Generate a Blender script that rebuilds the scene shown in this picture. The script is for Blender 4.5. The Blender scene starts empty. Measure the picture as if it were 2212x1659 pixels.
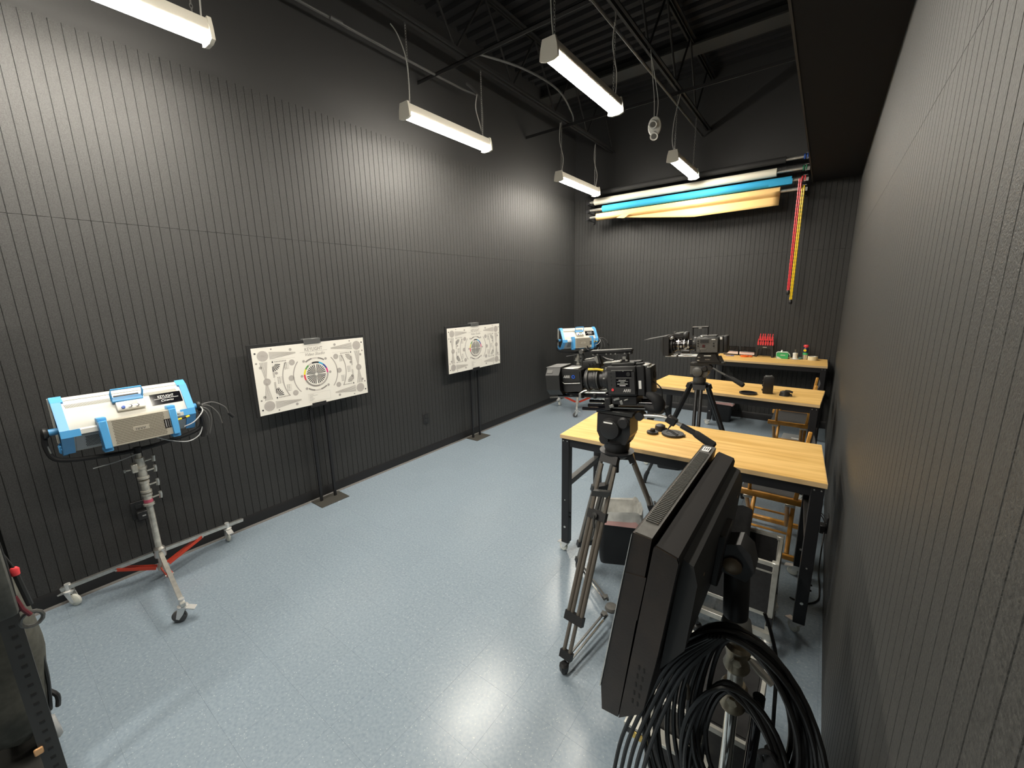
import bpy, bmesh, math, random
from mathutils import Vector, Matrix, Euler
random.seed(7)
PI = math.pi
D = bpy.data
SC = bpy.context.scene
COL = SC.collection

# ------------------------------------------------------------------ camera, world, exposure
cam_d = D.cameras.new('camera')
cam = D.objects.new('camera', cam_d)
COL.objects.link(cam)
cam_d.sensor_fit = 'HORIZONTAL'
cam_d.sensor_width = 36.0
cam_d.lens = 890.0 / 2212.0 * 36.0
cam_d.clip_start = 0.02
_y, _p, _r = math.radians(36.95), math.radians(12.0), math.radians(-1.18)
_Rz = Matrix.Rotation(_y, 3, 'Z')
_f = _Rz @ Vector((0, math.cos(_p), -math.sin(_p)))
_u0 = _Rz @ Vector((0, math.sin(_p), math.cos(_p)))
_x0 = _Rz @ Vector((1, 0, 0))
_x = math.cos(_r) * _x0 + math.sin(_r) * _u0
_u = -math.sin(_r) * _x0 + math.cos(_r) * _u0
cam.matrix_world = Matrix(((_x.x, _u.x, -_f.x, 0), (_x.y, _u.y, -_f.y, 0), (_x.z, _u.z, -_f.z, 1.75), (0, 0, 0, 1)))
SC.camera = cam
w = D.worlds.new('world')
w.use_nodes = True
w.node_tree.nodes['Background'].inputs[0].default_value = (0.9, 0.95, 1, 1)
w.node_tree.nodes['Background'].inputs[1].default_value = 0.02
SC.world = w
SC.view_settings.view_transform = 'Standard'
SC.view_settings.look = 'None'
SC.view_settings.gamma = 1.0
SC.view_settings.use_curve_mapping = False
SC.view_settings.exposure = 0.0
LAMP_W = 128.0          # emission strength of the tube fixtures

# ------------------------------------------------------------------ materials
MATS = {}
def mat(name, col, rough=0.5, metal=0.0, noise=None, bump=None, emit=None, spec=0.5, coat=0.0, alpha=1.0, trans=0.0, sheen=0.0):
    if name in MATS: return MATS[name]
    m = D.materials.new(name); m.use_nodes = True
    nt = m.node_tree; b = nt.nodes['Principled BSDF']
    b.inputs['Base Color'].default_value = (*col, 1)
    b.inputs['Roughness'].default_value = rough
    b.inputs['Metallic'].default_value = metal
    b.inputs['Specular IOR Level'].default_value = spec
    b.inputs['Coat Weight'].default_value = coat
    b.inputs['Alpha'].default_value = alpha
    b.inputs['Transmission Weight'].default_value = trans
    b.inputs['Sheen Weight'].default_value = sheen
    tc = nt.nodes.new('ShaderNodeTexCoord')
    if noise:   # (scale, amount, detail)
        n = nt.nodes.new('ShaderNodeTexNoise'); n.inputs['Scale'].default_value = noise[0]
        n.inputs['Detail'].default_value = noise[2] if len(noise) > 2 else 3
        r = nt.nodes.new('ShaderNodeValToRGB')
        a = noise[1]
        r.color_ramp.elements[0].position = 0.3; r.color_ramp.elements[1].position = 0.7
        r.color_ramp.elements[0].color = (*[c * (1 - a) for c in col], 1)
        r.color_ramp.elements[1].color = (*[min(1, c * (1 + a)) for c in col], 1)
        nt.links.new(tc.outputs['Object'], n.inputs['Vector'])
        nt.links.new(n.outputs['Fac'], r.inputs['Fac'])
        nt.links.new(r.outputs['Color'], b.inputs['Base Color'])
    if bump:    # (scale, strength)
        n = nt.nodes.new('ShaderNodeTexNoise'); n.inputs['Scale'].default_value = bump[0]
        k = nt.nodes.new('ShaderNodeBump'); k.inputs['Strength'].default_value = bump[1]
        k.inputs['Distance'].default_value = 0.002
        nt.links.new(tc.outputs['Object'], n.inputs['Vector'])
        nt.links.new(n.outputs['Fac'], k.inputs['Height'])
        nt.links.new(k.outputs['Normal'], b.inputs['Normal'])
    if emit:
        b.inputs['Emission Color'].default_value = (*emit[0], 1)
        b.inputs['Emission Strength'].default_value = emit[1]
    MATS[name] = m
    return m

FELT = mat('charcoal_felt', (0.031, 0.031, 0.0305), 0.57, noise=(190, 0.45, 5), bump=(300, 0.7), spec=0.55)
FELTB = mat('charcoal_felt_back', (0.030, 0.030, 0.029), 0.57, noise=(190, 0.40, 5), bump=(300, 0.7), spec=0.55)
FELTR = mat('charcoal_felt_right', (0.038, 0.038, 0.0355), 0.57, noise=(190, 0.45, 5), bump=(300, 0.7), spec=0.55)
PAINT = mat('black_wall_paint', (0.034, 0.034, 0.034), 0.58, bump=(60, 0.2))
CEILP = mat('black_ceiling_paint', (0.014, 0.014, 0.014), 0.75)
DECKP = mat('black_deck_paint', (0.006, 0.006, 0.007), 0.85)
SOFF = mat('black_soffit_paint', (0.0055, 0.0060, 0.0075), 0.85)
BASEB = mat('black_vinyl_baseboard', (0.012, 0.012, 0.013), 0.45)
BLK = mat('black_powder_coat', (0.012, 0.012, 0.014), 0.42)
BLKP = mat('black_plastic', (0.016, 0.016, 0.017), 0.45, spec=0.5)
BLKM = mat('matte_black', (0.010, 0.010, 0.011), 0.75)
BLKG = mat('gloss_black', (0.006, 0.006, 0.008), 0.08)
DGREY = mat('dark_grey_metal', (0.034, 0.035, 0.035), 0.45, metal=0.3)
GREY = mat('grey_magnesium', (0.12, 0.12, 0.115), 0.42, metal=0.35, noise=(90, 0.12))
TRIPG = mat('titanium_grey_tube', (0.20, 0.18, 0.155), 0.3, metal=0.55)
ALU = mat('aluminium', (0.62, 0.61, 0.57), 0.33, metal=0.85, noise=(40, 0.12))
ALUP = mat('case_aluminium', (0.52, 0.52, 0.48), 0.45, metal=0.55, noise=(25, 0.15))

ZINC = mat('bright_zinc', (0.80, 0.80, 0.78), 0.28, metal=0.6)
CHR = mat('chrome', (0.78, 0.78, 0.75), 0.14, metal=1.0)
STEEL = mat('worn_steel', (0.62, 0.59, 0.52), 0.32, metal=0.6, noise=(30, 0.25))
WHITE = mat('white_enamel', (0.80, 0.79, 0.74), 0.4)
CREAM = mat('cream_enamel', (0.66, 0.65, 0.59), 0.35)
LGREY = mat('silver_grey_enamel', (0.42, 0.43, 0.43), 0.4)
PERF = mat('beige_perforated_steel', (0.50, 0.46, 0.38), 0.4, metal=0.2)
DHOLE = mat('dark_hole', (0.015, 0.015, 0.015), 0.8)
BLUE = mat('sky_blue_enamel', (0.10, 0.40, 0.78), 0.35)
BLUED = mat('deep_blue_plastic', (0.03, 0.10, 0.45), 0.4)
RED = mat('red_paint', (0.55, 0.05, 0.02), 0.35)
REDP = mat('red_plastic', (0.78, 0.06, 0.07), 0.4)
ORANGE = mat('orange_plastic', (0.85, 0.16, 0.02), 0.4)
YEL = mat('yellow_plastic', (0.90, 0.62, 0.02), 0.4)
GREEN = mat('green_card', (0.05, 0.45, 0.16), 0.5)
GREENP = mat('green_plastic', (0.03, 0.20, 0.10), 0.4)
LCD = mat('lcd_glass', (0.20, 0.26, 0.16), 0.2)
BRASS = mat('brass', (0.65, 0.47, 0.13), 0.3, metal=0.8)
CASEB = mat('case_black_laminate', (0.02, 0.02, 0.021), 0.55, noise=(60, 0.2))
FABR = mat('black_cloth', (0.022, 0.022, 0.023), 0.9, noise=(30, 0.25))
CANV = mat('dark_canvas', (0.040, 0.040, 0.040), 0.9, noise=(120, 0.2))
BAGF = mat('grey_nylon_bag', (0.075, 0.075, 0.062), 0.85, noise=(40, 0.2), bump=(30, 0.4))
RUB = mat('grey_rubber_wheel', (0.10, 0.10, 0.10), 0.55)
CLEARW = mat('clear_caster_wheel', (0.74, 0.75, 0.68), 0.22)
BIN = mat('black_bin_plastic', (0.010, 0.011, 0.013), 0.5)
PLASBAG = mat('translucent_liner', (0.78, 0.79, 0.76), 0.3, alpha=0.72, noise=(14, 0.2), bump=(18, 1.0))
PINK = mat('pink_liner_band', (0.66, 0.40, 0.38), 0.5)
BACKW = mat('backdrop_cream_paper', (0.72, 0.68, 0.56), 0.8)
BACKB = mat('backdrop_blue_paper', (0.025, 0.35, 0.62), 0.75)
BACKK = mat('backdrop_tan_paper', (0.85, 0.55, 0.22), 0.8)
BACKD = mat('backdrop_black_paper', (0.02, 0.02, 0.02), 0.8)
PAPER = mat('chart_paper', (0.84, 0.81, 0.74), 0.6)
CHG = mat('chart_grey_ink', (0.42, 0.39, 0.36), 0.7)
CHM = mat('chart_mid_ink', (0.26, 0.24, 0.22), 0.7)
CHD = mat('chart_black_ink', (0.03, 0.03, 0.035), 0.7)
CHL = mat('chart_light_ink', (0.60, 0.56, 0.52), 0.7)
INKW = mat('white_ink', (0.85, 0.85, 0.82), 0.6)
DIFF = mat('lamp_diffuser', (0.9, 0.9, 0.85), 0.5, emit=((1.0, 0.935, 0.82), LAMP_W))
HOUS = mat('lamp_housing_white', (0.78, 0.74, 0.64), 0.4)
CHAIN = mat('zinc_chain', (0.33, 0.33, 0.31), 0.4, metal=0.7)
CORD = mat('grey_white_cord', (0.45, 0.45, 0.42), 0.5)
BULB = mat('bulb_lens', (0.75, 0.73, 0.66), 0.15)
COPPER = mat('brass_screw', (0.6, 0.35, 0.15), 0.3, metal=0.8)

def wood_mat():
    m = D.materials.new('honey_oak_laminate'); m.use_nodes = True
    nt = m.node_tree; b = nt.nodes['Principled BSDF']; b.inputs['Roughness'].default_value = 0.5
    b.inputs['Specular IOR Level'].default_value = 0.3
    tc = nt.nodes.new('ShaderNodeTexCoord'); mp = nt.nodes.new('ShaderNodeMapping')
    mp.inputs['Scale'].default_value = (1.1, 14, 14)
    n = nt.nodes.new('ShaderNodeTexNoise'); n.inputs['Scale'].default_value = 2.2; n.inputs['Detail'].default_value = 6
    r = nt.nodes.new('ShaderNodeValToRGB')
    r.color_ramp.elements[0].position = 0.35; r.color_ramp.elements[0].color = (0.66, 0.385, 0.105, 1)
    r.color_ramp.elements[1].position = 0.62; r.color_ramp.elements[1].color = (0.82, 0.53, 0.185, 1)
    nt.links.new(tc.outputs['Object'], mp.inputs['Vector']); nt.links.new(mp.outputs[0], n.inputs['Vector'])
    nt.links.new(n.outputs['Fac'], r.inputs['Fac']); nt.links.new(r.outputs['Color'], b.inputs['Base Color'])
    return m
WOOD = wood_mat()
WOODE = mat('laminate_edge', (0.66, 0.47, 0.25), 0.5)
CHW = mat('chair_varnished_wood', (0.62, 0.30, 0.055), 0.35, noise=(20, 0.2))

def floor_mat():
    m = D.materials.new('blue_grey_vinyl_tile'); m.use_nodes = True
    nt = m.node_tree; b = nt.nodes['Principled BSDF']; L = nt.links.new
    tc = nt.nodes.new('ShaderNodeTexCoord')
    geo = nt.nodes.new('ShaderNodeNewGeometry')
    info = nt.nodes.new('ShaderNodeObjectInfo')
    n1 = nt.nodes.new('ShaderNodeTexNoise'); n1.inputs['Scale'].default_value = 75; n1.inputs['Detail'].default_value = 4
    mp = nt.nodes.new('ShaderNodeMapping'); mp.inputs['Scale'].default_value = (1, 1.0, 1)
    L(geo.outputs['Position'], mp.inputs['Vector'])
    L(mp.outputs[0], n1.inputs['Vector'])
    r1 = nt.nodes.new('ShaderNodeValToRGB')
    r1.color_ramp.elements[0].position = 0.30; r1.color_ramp.elements[0].color = (0.192, 0.243, 0.295, 1)
    r1.color_ramp.elements[1].position = 0.72; r1.color_ramp.elements[1].color = (0.255, 0.312, 0.362, 1)
    L(n1.outputs['Fac'], r1.inputs['Fac'])
    v = nt.nodes.new('ShaderNodeTexVoronoi'); v.inputs['Scale'].default_value = 62
    L(geo.outputs['Position'], v.inputs['Vector'])
    r2 = nt.nodes.new('ShaderNodeValToRGB'); r2.color_ramp.elements[0].position = 0.07; r2.color_ramp.elements[0].color = (1, 1, 1, 1)
    r2.color_ramp.elements[1].position = 0.16; r2.color_ramp.elements[1].color = (0, 0, 0, 1)
    L(v.outputs['Distance'], r2.inputs['Fac'])
    mx = nt.nodes.new('ShaderNodeMixRGB'); mx.inputs[2].default_value = (0.50, 0.55, 0.58, 1)
    ml = nt.nodes.new('ShaderNodeMath'); ml.operation = 'MULTIPLY'; ml.inputs[1].default_value = 0.7
    L(r2.outputs['Color'], ml.inputs[0]); L(ml.outputs[0], mx.inputs[0]); L(r1.outputs['Color'], mx.inputs[1])
    hs = nt.nodes.new('ShaderNodeHueSaturation'); L(mx.outputs[0], hs.inputs['Color'])
    mr = nt.nodes.new('ShaderNodeMapRange'); mr.inputs['To Min'].default_value = 0.985; mr.inputs['To Max'].default_value = 1.015
    L(info.outputs['Random'], mr.inputs['Value']); L(mr.outputs[0], hs.inputs['Value'])
    L(hs.outputs[0], b.inputs['Base Color'])
    n3 = nt.nodes.new('ShaderNodeTexNoise'); n3.inputs['Scale'].default_value = 2.5; n3.inputs['Detail'].default_value = 4
    L(geo.outputs['Position'], n3.inputs['Vector'])
    m3 = nt.nodes.new('ShaderNodeMapRange'); m3.inputs['To Min'].default_value = 0.20; m3.inputs['To Max'].default_value = 0.30
    L(n3.outputs['Fac'], m3.inputs['Value']); L(m3.outputs[0], b.inputs['Roughness'])
    b.inputs['Specular IOR Level'].default_value = 0.5
    n4 = nt.nodes.new('ShaderNodeTexNoise'); n4.inputs['Scale'].default_value = 14
    L(geo.outputs['Position'], n4.inputs['Vector'])
    k = nt.nodes.new('ShaderNodeBump'); k.inputs['Strength'].default_value = 0.12; k.inputs['Distance'].default_value = 0.004
    L(n4.outputs['Fac'], k.inputs['Height']); L(k.outputs['Normal'], b.inputs['Normal'])
    return m
VINYL = floor_mat()
JOINT = mat('dark_tile_joint', (0.24, 0.28, 0.31), 0.7)

# ------------------------------------------------------------------ geometry helpers
def frame_from(a, b):
    d = (Vector(b) - Vector(a)); L = d.length
    q = d.to_track_quat('Z', 'Y')
    return Matrix.Translation(Vector(a)) @ q.to_matrix().to_4x4(), L

class G:
    def __init__(self): self.bm = bmesh.new()
    def _tag(self, geom, m):
        for f in geom:
            if isinstance(f, bmesh.types.BMFace): f.material_index = m
    def box(self, c, s, m=0, bev=0.0, rot=None, seg=1):
        M = Matrix.Translation(Vector(c))
        if rot is not None: M = M @ (rot if isinstance(rot, Matrix) else Euler(rot).to_matrix().to_4x4())
        M = M @ Matrix.Diagonal((*s, 1))
        r = bmesh.ops.create_cube(self.bm, size=1, matrix=M)
        vs = r['verts']; fs = {f for v in vs for f in v.link_faces}
        self._tag(fs, m)
        if bev > 0:
            es = list({e for v in vs for e in v.link_edges})
            bb = bmesh.ops.bevel(self.bm, geom=es, offset=bev, segments=seg, affect='EDGES', profile=0.5)
            self._tag(bb['faces'], m)
        return self
    def bx(self, x0, x1, y0, y1, z0, z1, m=0, bev=0.0):
        return self.box(((x0+x1)/2, (y0+y1)/2, (z0+z1)/2), (abs(x1-x0), abs(y1-y0), abs(z1-z0)), m, bev)
    def cyl(self, a, b, r, r2=None, n=16, m=0, cap=True):
        M, L = frame_from(a, b); r2 = r if r2 is None else r2
        v0 = [self.bm.verts.new(M @ Vector((math.cos(2*PI*i/n)*r, math.sin(2*PI*i/n)*r, 0))) for i in range(n)]
        v1 = [self.bm.verts.new(M @ Vector((math.cos(2*PI*i/n)*r2, math.sin(2*PI*i/n)*r2, L))) for i in range(n)]
        for i in range(n):
            f = self.bm.faces.new((v0[i], v0[(i+1) % n], v1[(i+1) % n], v1[i])); f.material_index = m
        if cap:
            f = self.bm.faces.new(v0[::-1]); f.material_index = m
            f = self.bm.faces.new(v1); f.material_index = m
        return self
    def lathe(self, prof, a=(0, 0, 0), d=(0, 0, 1), n=20, m=0):
        M, _ = frame_from(a, Vector(a) + Vector(d)); rings = []
        for r, z in prof:
            if r < 1e-6: rings.append([self.bm.verts.new(M @ Vector((0, 0, z)))])
            else: rings.append([self.bm.verts.new(M @ Vector((math.cos(2*PI*i/n)*r, math.sin(2*PI*i/n)*r, z))) for i in range(n)])
        for p, q in zip(rings, rings[1:]):
            for i in range(n):
                j = (i+1) % n
                if len(p) == 1 and len(q) == 1: continue
                if len(p) == 1: f = self.bm.faces.new((p[0], q[j], q[i]))
                elif len(q) == 1: f = self.bm.faces.new((p[i], p[j], q[0]))
                else: f = self.bm.faces.new((p[i], p[j], q[j], q[i]))
                f.material_index = m
        for ring, flip in ((rings[0], True), (rings[-1], False)):
            if len(ring) > 1:
                f = self.bm.faces.new(ring[::-1] if flip else ring); f.material_index = m
        return self
    def ring(self, c, d, r0, r1, h, n=32, m=0):
        """flat washer / tube wall"""
        return self.lathe([(r0, 0), (r1, 0), (r1, h), (r0, h), (r0, 0)], c, d, n, m) if False else self._ring(c, d, r0, r1, h, n, m)
    def _ring(self, c, d, r0, r1, h, n, m):
        M, _ = frame_from(c, Vector(c) + Vector(d)); R = []
        for r, z in ((r0, 0), (r1, 0), (r1, h), (r0, h)):
            R.append([self.bm.verts.new(M @ Vector((math.cos(2*PI*i/n)*r, math.sin(2*PI*i/n)*r, z))) for i in range(n)])
        for k in range(4):
            p, q = R[k], R[(k+1) % 4]
            for i in range(n):
                f = self.bm.faces.new((p[i], p[(i+1) % n], q[(i+1) % n], q[i])); f.material_index = m
        return self
    def tube(self, pts, r, n=8, m=0, closed=False, smooth=0):
        P = [Vector(p) for p in pts]
        if smooth and len(P) > 2:
            Q = []
            N = len(P)
            rng = range(N if closed else N-1)
            for i in rng:
                p0 = P[(i-1) % N] if closed or i > 0 else P[0]
                p1, p2 = P[i], P[(i+1) % N]
                p3 = P[(i+2) % N] if closed or i+2 < N else P[-1]
                for k in range(smooth):
                    t = k/smooth
                    Q.append(0.5*((2*p1)+(-p0+p2)*t+(2*p0-5*p1+4*p2-p3)*t*t+(-p0+3*p1-3*p2+p3)*t**3))
            if not closed: Q.append(P[-1])
            P = Q
        N = len(P); rings = []
        up = None
        for i in range(N):
            if closed: t = P[(i+1) % N] - P[i-1]
            else: t = P[min(i+1, N-1)] - P[max(i-1, 0)]
            if t.length < 1e-9: t = Vector((0, 0, 1))
            t.normalize()
            if up is None:
                up = Vector((0, 0, 1)) if abs(t.z) < 0.9 else Vector((1, 0, 0))
            a = t.cross(up)
            if a.length < 1e-4: a = t.cross(Vector((1, 0.3, 0)))
            a.normalize(); b = a.cross(t); up = b
            if isinstance(r, (list, tuple)):
                fi = i*(len(r)-1)/max(1, N-1); ki = min(int(fi), len(r)-2); rr = r[ki]+(r[ki+1]-r[ki])*(fi-ki)
            else: rr = r
            rings.append([self.bm.verts.new(P[i] + a*math.cos(2*PI*k/n)*rr + b*math.sin(2*PI*k/n)*rr) for k in range(n)])
        for i in range(N if closed else N-1):
            p, q = rings[i], rings[(i+1) % N]
            for k in range(n):
                f = self.bm.faces.new((p[k], p[(k+1) % n], q[(k+1) % n], q[k])); f.material_index = m
        if not closed:
            f = self.bm.faces.new(rings[0][::-1]); f.material_index = m
            f = self.bm.faces.new(rings[-1]); f.material_index = m
        return self
    def prism(self, poly, O, U, V, W, d0, d1, m=0):
        O, U, V, W = Vector(O), Vector(U), Vector(V), Vector(W)
        a = [self.bm.verts.new(O + U*p[0] + V*p[1] + W*d0) for p in poly]
        b = [self.bm.verts.new(O + U*p[0] + V*p[1] + W*d1) for p in poly]
        n = len(poly)
        for i in range(n):
            f = self.bm.faces.new((a[i], a[(i+1) % n], b[(i+1) % n], b[i])); f.material_index = m
        f = self.bm.faces.new(a[::-1]); f.material_index = m
        f = self.bm.faces.new(b); f.material_index = m
        return self
    def quad(self, pts, m=0):
        f = self.bm.faces.new([self.bm.verts.new(Vector(p)) for p in pts]); f.material_index = m
        return self
    def sheet(self, pts2d, O, U, V, m=0, off=0.0):
        O, U, V = Vector(O), Vector(U), Vector(V); W = U.cross(V)
        f = self.bm.faces.new([self.bm.verts.new(O + U*a + V*b + W*off) for a, b in pts2d]); f.material_index = m
        return self
    def text(self, s, O, U, V, h, m=0, font_shear=0.0, align='CENTER', width=None):
        c = D.curves.new('txt', 'FONT'); c.body = s; c.size = 1.0; c.shear = font_shear
        c.align_x = align; c.resolution_u = 2
        o = D.objects.new('txt', c); COL.objects.link(o)
        bpy.context.view_layer.update()
        me = o.to_mesh()
        O, U, V = Vector(O), Vector(U).normalized(), Vector(V).normalized()
        if len(me.vertices):
            xs = [v.co.x for v in me.vertices]; wd = max(xs) - min(xs)
            sx = h/0.7
            if width: sx = width/wd
            sy = h/0.7
            vs = [self.bm.verts.new(O + U*v.co.x*sx + V*v.co.y*sy) for v in me.vertices]
            for p in me.polygons:
                try:
                    f = self.bm.faces.new([vs[i] for i in p.vertices]); f.material_index = m
                except ValueError: pass
        o.to_mesh_clear(); D.objects.remove(o); D.curves.remove(c)
        return self
    def xform(self, M):
        bmesh.ops.transform(self.bm, matrix=M, verts=self.bm.verts); return self
    def mesh(self, name, mats, normals=True):
        if normals: bmesh.ops.recalc_face_normals(self.bm, faces=self.bm.faces)
        me = D.meshes.new(name); self.bm.to_mesh(me); self.bm.free()
        for mm in (mats if isinstance(mats, (list, tuple)) else [mats]): me.materials.append(mm)
        if len(me.polygons):
            me.polygons.foreach_set('use_smooth', [True]*len(me.polygons))
            me.set_sharp_from_angle(angle=math.radians(38))
        return me
    def obj(self, name, mats, parent=None, label=None, normals=True):
        o = D.objects.new(name, self.mesh(name, mats, normals)); COL.objects.link(o)
        if parent is not None: o.parent = parent
        if label: o['label'] = label
        return o

def thing(name, label, cat, loc=(0, 0, 0), rot=(0, 0, 0), group=None, M=None):
    o = D.objects.new(name, None); COL.objects.link(o); o.empty_display_size = 0.05
    o.location = loc; o.rotation_euler = rot
    if M is not None: o.matrix_world = M
    o['label'] = label; o['category'] = cat
    if group: o['group'] = group
    return o
def tag(o, label, cat, group=None, kind=None):
    o['label'] = label; o['category'] = cat
    if group: o['group'] = group
    if kind: o['kind'] = kind
    return o
def struct(o): o['kind'] = 'structure'; return o
def copy_tree(o, parent=None):
    c = o.copy(); COL.objects.link(c); c.parent = parent
    for ch in list(o.children): copy_tree(ch, c)
    return c
X, Y, Z = Vector((1, 0, 0)), Vector((0, 1, 0)), Vector((0, 0, 1))

# ------------------------------------------------------------------ room shell
XL, XR, YB, YF, ZC = -3.48, 0.175, 6.46, -2.2, 4.55
# floor: slab + individual vinyl tiles
g = G(); g.bx(XL-0.1, XR+0.1, YF-0.1, YB+0.1, -0.12, -0.0035)
floor = struct(g.obj('floor', JOINT))
TP = 0.2724
tile_me = G().bx(-TP/2+0.00012, TP/2-0.00012, -TP/2+0.00012, TP/2-0.00012, -0.0035, 0, bev=0.0002).mesh('tile', VINYL)
tiles = []
x0 = -0.927 + TP/2
i0 = int(math.floor((XL - x0)/TP)); i1 = int(math.ceil((XR - x0)/TP))
j0 = int(math.floor((YF - 1.183)/TP)); j1 = int(math.ceil((YB - 1.183)/TP))
for i in range(i0, i1+1):
    for j in range(j0, j1+1):
        cx, cy = x0 + i*TP, 1.183 + TP/2 + j*TP
        if cx - TP/2 > XR or cx + TP/2 < XL or cy - TP/2 > YB or cy + TP/2 < YF: continue
        vis = cy > 0.15 and cx < -0.0 + 0.3 and (cy > 0.35 or cx < -0.8)
        tiles.append((0 if vis else 1, cx*cx + cy*cy, cx, cy))
tiles.sort()
rest = G()
for k, (_, _, cx, cy) in enumerate(tiles):
    if k < 295:
        t = D.objects.new('tile', tile_me); COL.objects.link(t); t.parent = floor; t.location = (cx, cy, 0)
    else: rest.bx(cx-TP/2+0.00012, cx+TP/2-0.00012, cy-TP/2+0.00012, cy+TP/2-0.00012, -0.0035, 0)
ro = rest.obj('far_tiles', VINYL, floor); ro['kind'] = 'stuff'

# walls (painted board) with routed felt panels as parts
def wall(name, a0, a1, b0, b1, c0, c1, m=PAINT):
    return struct(G().bx(a0, a1, b0, b1, c0, c1).obj(name, m))
wl = wall('wall_left', XL-0.12, XL-0.012, YF-0.1, YB+0.1, -0.1, ZC+0.1)
wr = wall('wall_right', XR+0.012, XR+0.12, YF-0.1, YB+0.1, -0.1, ZC+0.1)
wb = wall('wall_back', XL-0.1, XR+0.1, YB+0.012, YB+0.12, -0.1, ZC+0.1)
wf = wall('wall_front', XL-0.1, XR+0.1, YF-0.12, YF, -0.1, ZC+0.1)
PITCH = 0.0525
def felt_panel(parent, O, U, N, width, z0, z1, m, phase=0.0, depth=0.0045, gw=0.0042):
    """panel face in plane (U,Z) facing N with V grooves every PITCH"""
    O, U, N = Vector(O), Vector(U), Vector(N)
    g = G(); prof = [(0.0, -0.011), (0.0, -0.0012), (0.0012, 0.0)]
    k = phase
    while k < width - 0.01:
        if k > 0.01:
            prof += [(k-gw/2, 0.0), (k-gw/6, -depth), (k+gw/6, -depth), (k+gw/2, 0.0)]
        k += PITCH
    prof += [(width-0.0012, 0.0), (width, -0.0012), (width, -0.011)]
    bm = g.bm
    zb = z0 + 0.001; zt = z1 - 0.001
    lo = [bm.verts.new(O + U*a + N*b + Z*zb) for a, b in prof]
    hi = [bm.verts.new(O + U*a + N*b + Z*zt) for a, b in prof]
    for i in range(len(prof)-1): bm.faces.new((lo[i], lo[i+1], hi[i+1], hi[i]))
    bm.faces.new(hi); bm.faces.new(lo[::-1])
    return g.obj('felt_panel', m, parent)
PW = PITCH*23
def tiers(parent, O, U, N, total, levels, m):
    for z0, z1, ph in levels:
        a = -ph*PITCH*7
        while a < total:
            s = max(a, 0); e = min(a + PW, total)
            if e - s > 0.02:
                felt_panel(parent, Vector(O) + Vector(U)*(s+0.0006), U, N, e-s-0.0012, z0, z1, m, phase=((a - s) % PITCH))
            a += PW
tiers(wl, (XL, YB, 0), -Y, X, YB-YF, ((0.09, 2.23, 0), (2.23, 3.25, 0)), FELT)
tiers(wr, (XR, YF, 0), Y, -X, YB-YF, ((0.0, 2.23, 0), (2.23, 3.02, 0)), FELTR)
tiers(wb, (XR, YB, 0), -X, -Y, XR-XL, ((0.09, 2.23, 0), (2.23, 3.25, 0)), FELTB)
def baseboard(name, O, U, N, L, h=0.095, t=0.012):
    g = G(); poly = [(0, 0), (t, 0), (t, h*0.8), (t*0.4, h), (0, h)]
    g.prism(poly, O, N, Z, U, 0, L)
    return struct(g.obj(name, BASEB))
baseboard('baseboard_left', (XL-0.002, YF, 0), Y, X, YB-YF)
baseboard('baseboard_back', (XL, YB+0.002, 0), X, -Y, XR-XL)
# scuffed quarter trim strip where the baseboard meets the floor
struct(G().prism([(0, 0), (0.012, 0), (0.006, 0.008), (0, 0.012)], (XL+0.010, YF, 0), X, Z, Y, 0, YB-YF).obj('trim_1', mat('floor_seam_trim', (0.09, 0.085, 0.08), 0.5)))
# soffit along the right wall
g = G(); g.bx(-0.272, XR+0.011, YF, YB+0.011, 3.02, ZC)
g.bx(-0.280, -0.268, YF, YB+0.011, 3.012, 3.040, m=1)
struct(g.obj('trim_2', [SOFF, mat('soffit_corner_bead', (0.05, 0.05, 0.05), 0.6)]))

# ceiling: corrugated deck, ribs run across the room
g = G(); prof = []; yy = YF
while yy < YB:
    prof += [(yy, 0.0), (yy+0.07, 0.0), (yy+0.085, 0.038), (yy+0.135, 0.038), (yy+0.15, 0.0)]; yy += 0.15
bm = g.bm
lo = [bm.verts.new((XL-0.012, a, ZC+b)) for a, b in prof]; hi = [bm.verts.new((XR, a, ZC+b)) for a, b in prof]
for i in range(len(prof)-1):
    if prof[i+1][0]-prof[i][0] > 1e-6: bm.faces.new((lo[i], hi[i], hi[i+1], lo[i+1]))
bmesh.ops.reverse_faces(bm, faces=bm.faces)
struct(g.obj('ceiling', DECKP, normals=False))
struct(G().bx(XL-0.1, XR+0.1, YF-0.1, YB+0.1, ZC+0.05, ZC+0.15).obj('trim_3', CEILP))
# cross beam lit from below
g = G(); g.bx(XL-0.01, -0.272, 5.42, 5.66, ZC-0.13, ZC-0.11); g.bx(XL-0.01, -0.272, 5.53, 5.55, ZC-0.11, ZC)
struct(g.obj('trim_4', mat('beam_paint', (0.030, 0.030, 0.028), 0.6)))

# open web joists
def joist(x, label, ph=0.0):
    t = thing('steel_joist', label, 'joist', (x, 0, 0), group='open web joists under the deck')
    g = G()
    for s in (-1, 1):
        g.bx(s*0.012, s*0.034, YF, YB, 3.855, 3.861); g.bx(s*0.012, s*0.018, YF, YB, 3.861, 3.89)
    g.obj('bottom_chord', CEILP, t)
    g = G()
    for s in (-1, 1):
        g.bx(s*0.012, s*0.045, YF, YB, ZC-0.08, ZC-0.072); g.bx(s*0.012, s*0.018, YF, YB, ZC-0.105, ZC-0.07)
    g.obj('top_chord', CEILP, t)
    y = YF + 0.2 + ph; up = True
    proto = None
    while y < YB-0.4:
        a = (0, 0, 3.87) if up else (0, 0, ZC-0.08); b = (0, 0.42, ZC-0.08) if up else (0, 0.42, 3.87)
        me = WEB[0] if up else WEB[1]
        o = D.objects.new('web_rod', me); COL.objects.link(o); o.parent = t; o.location = (0, y, 0)
        y += 0.42; up = not up
    return t
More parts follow.
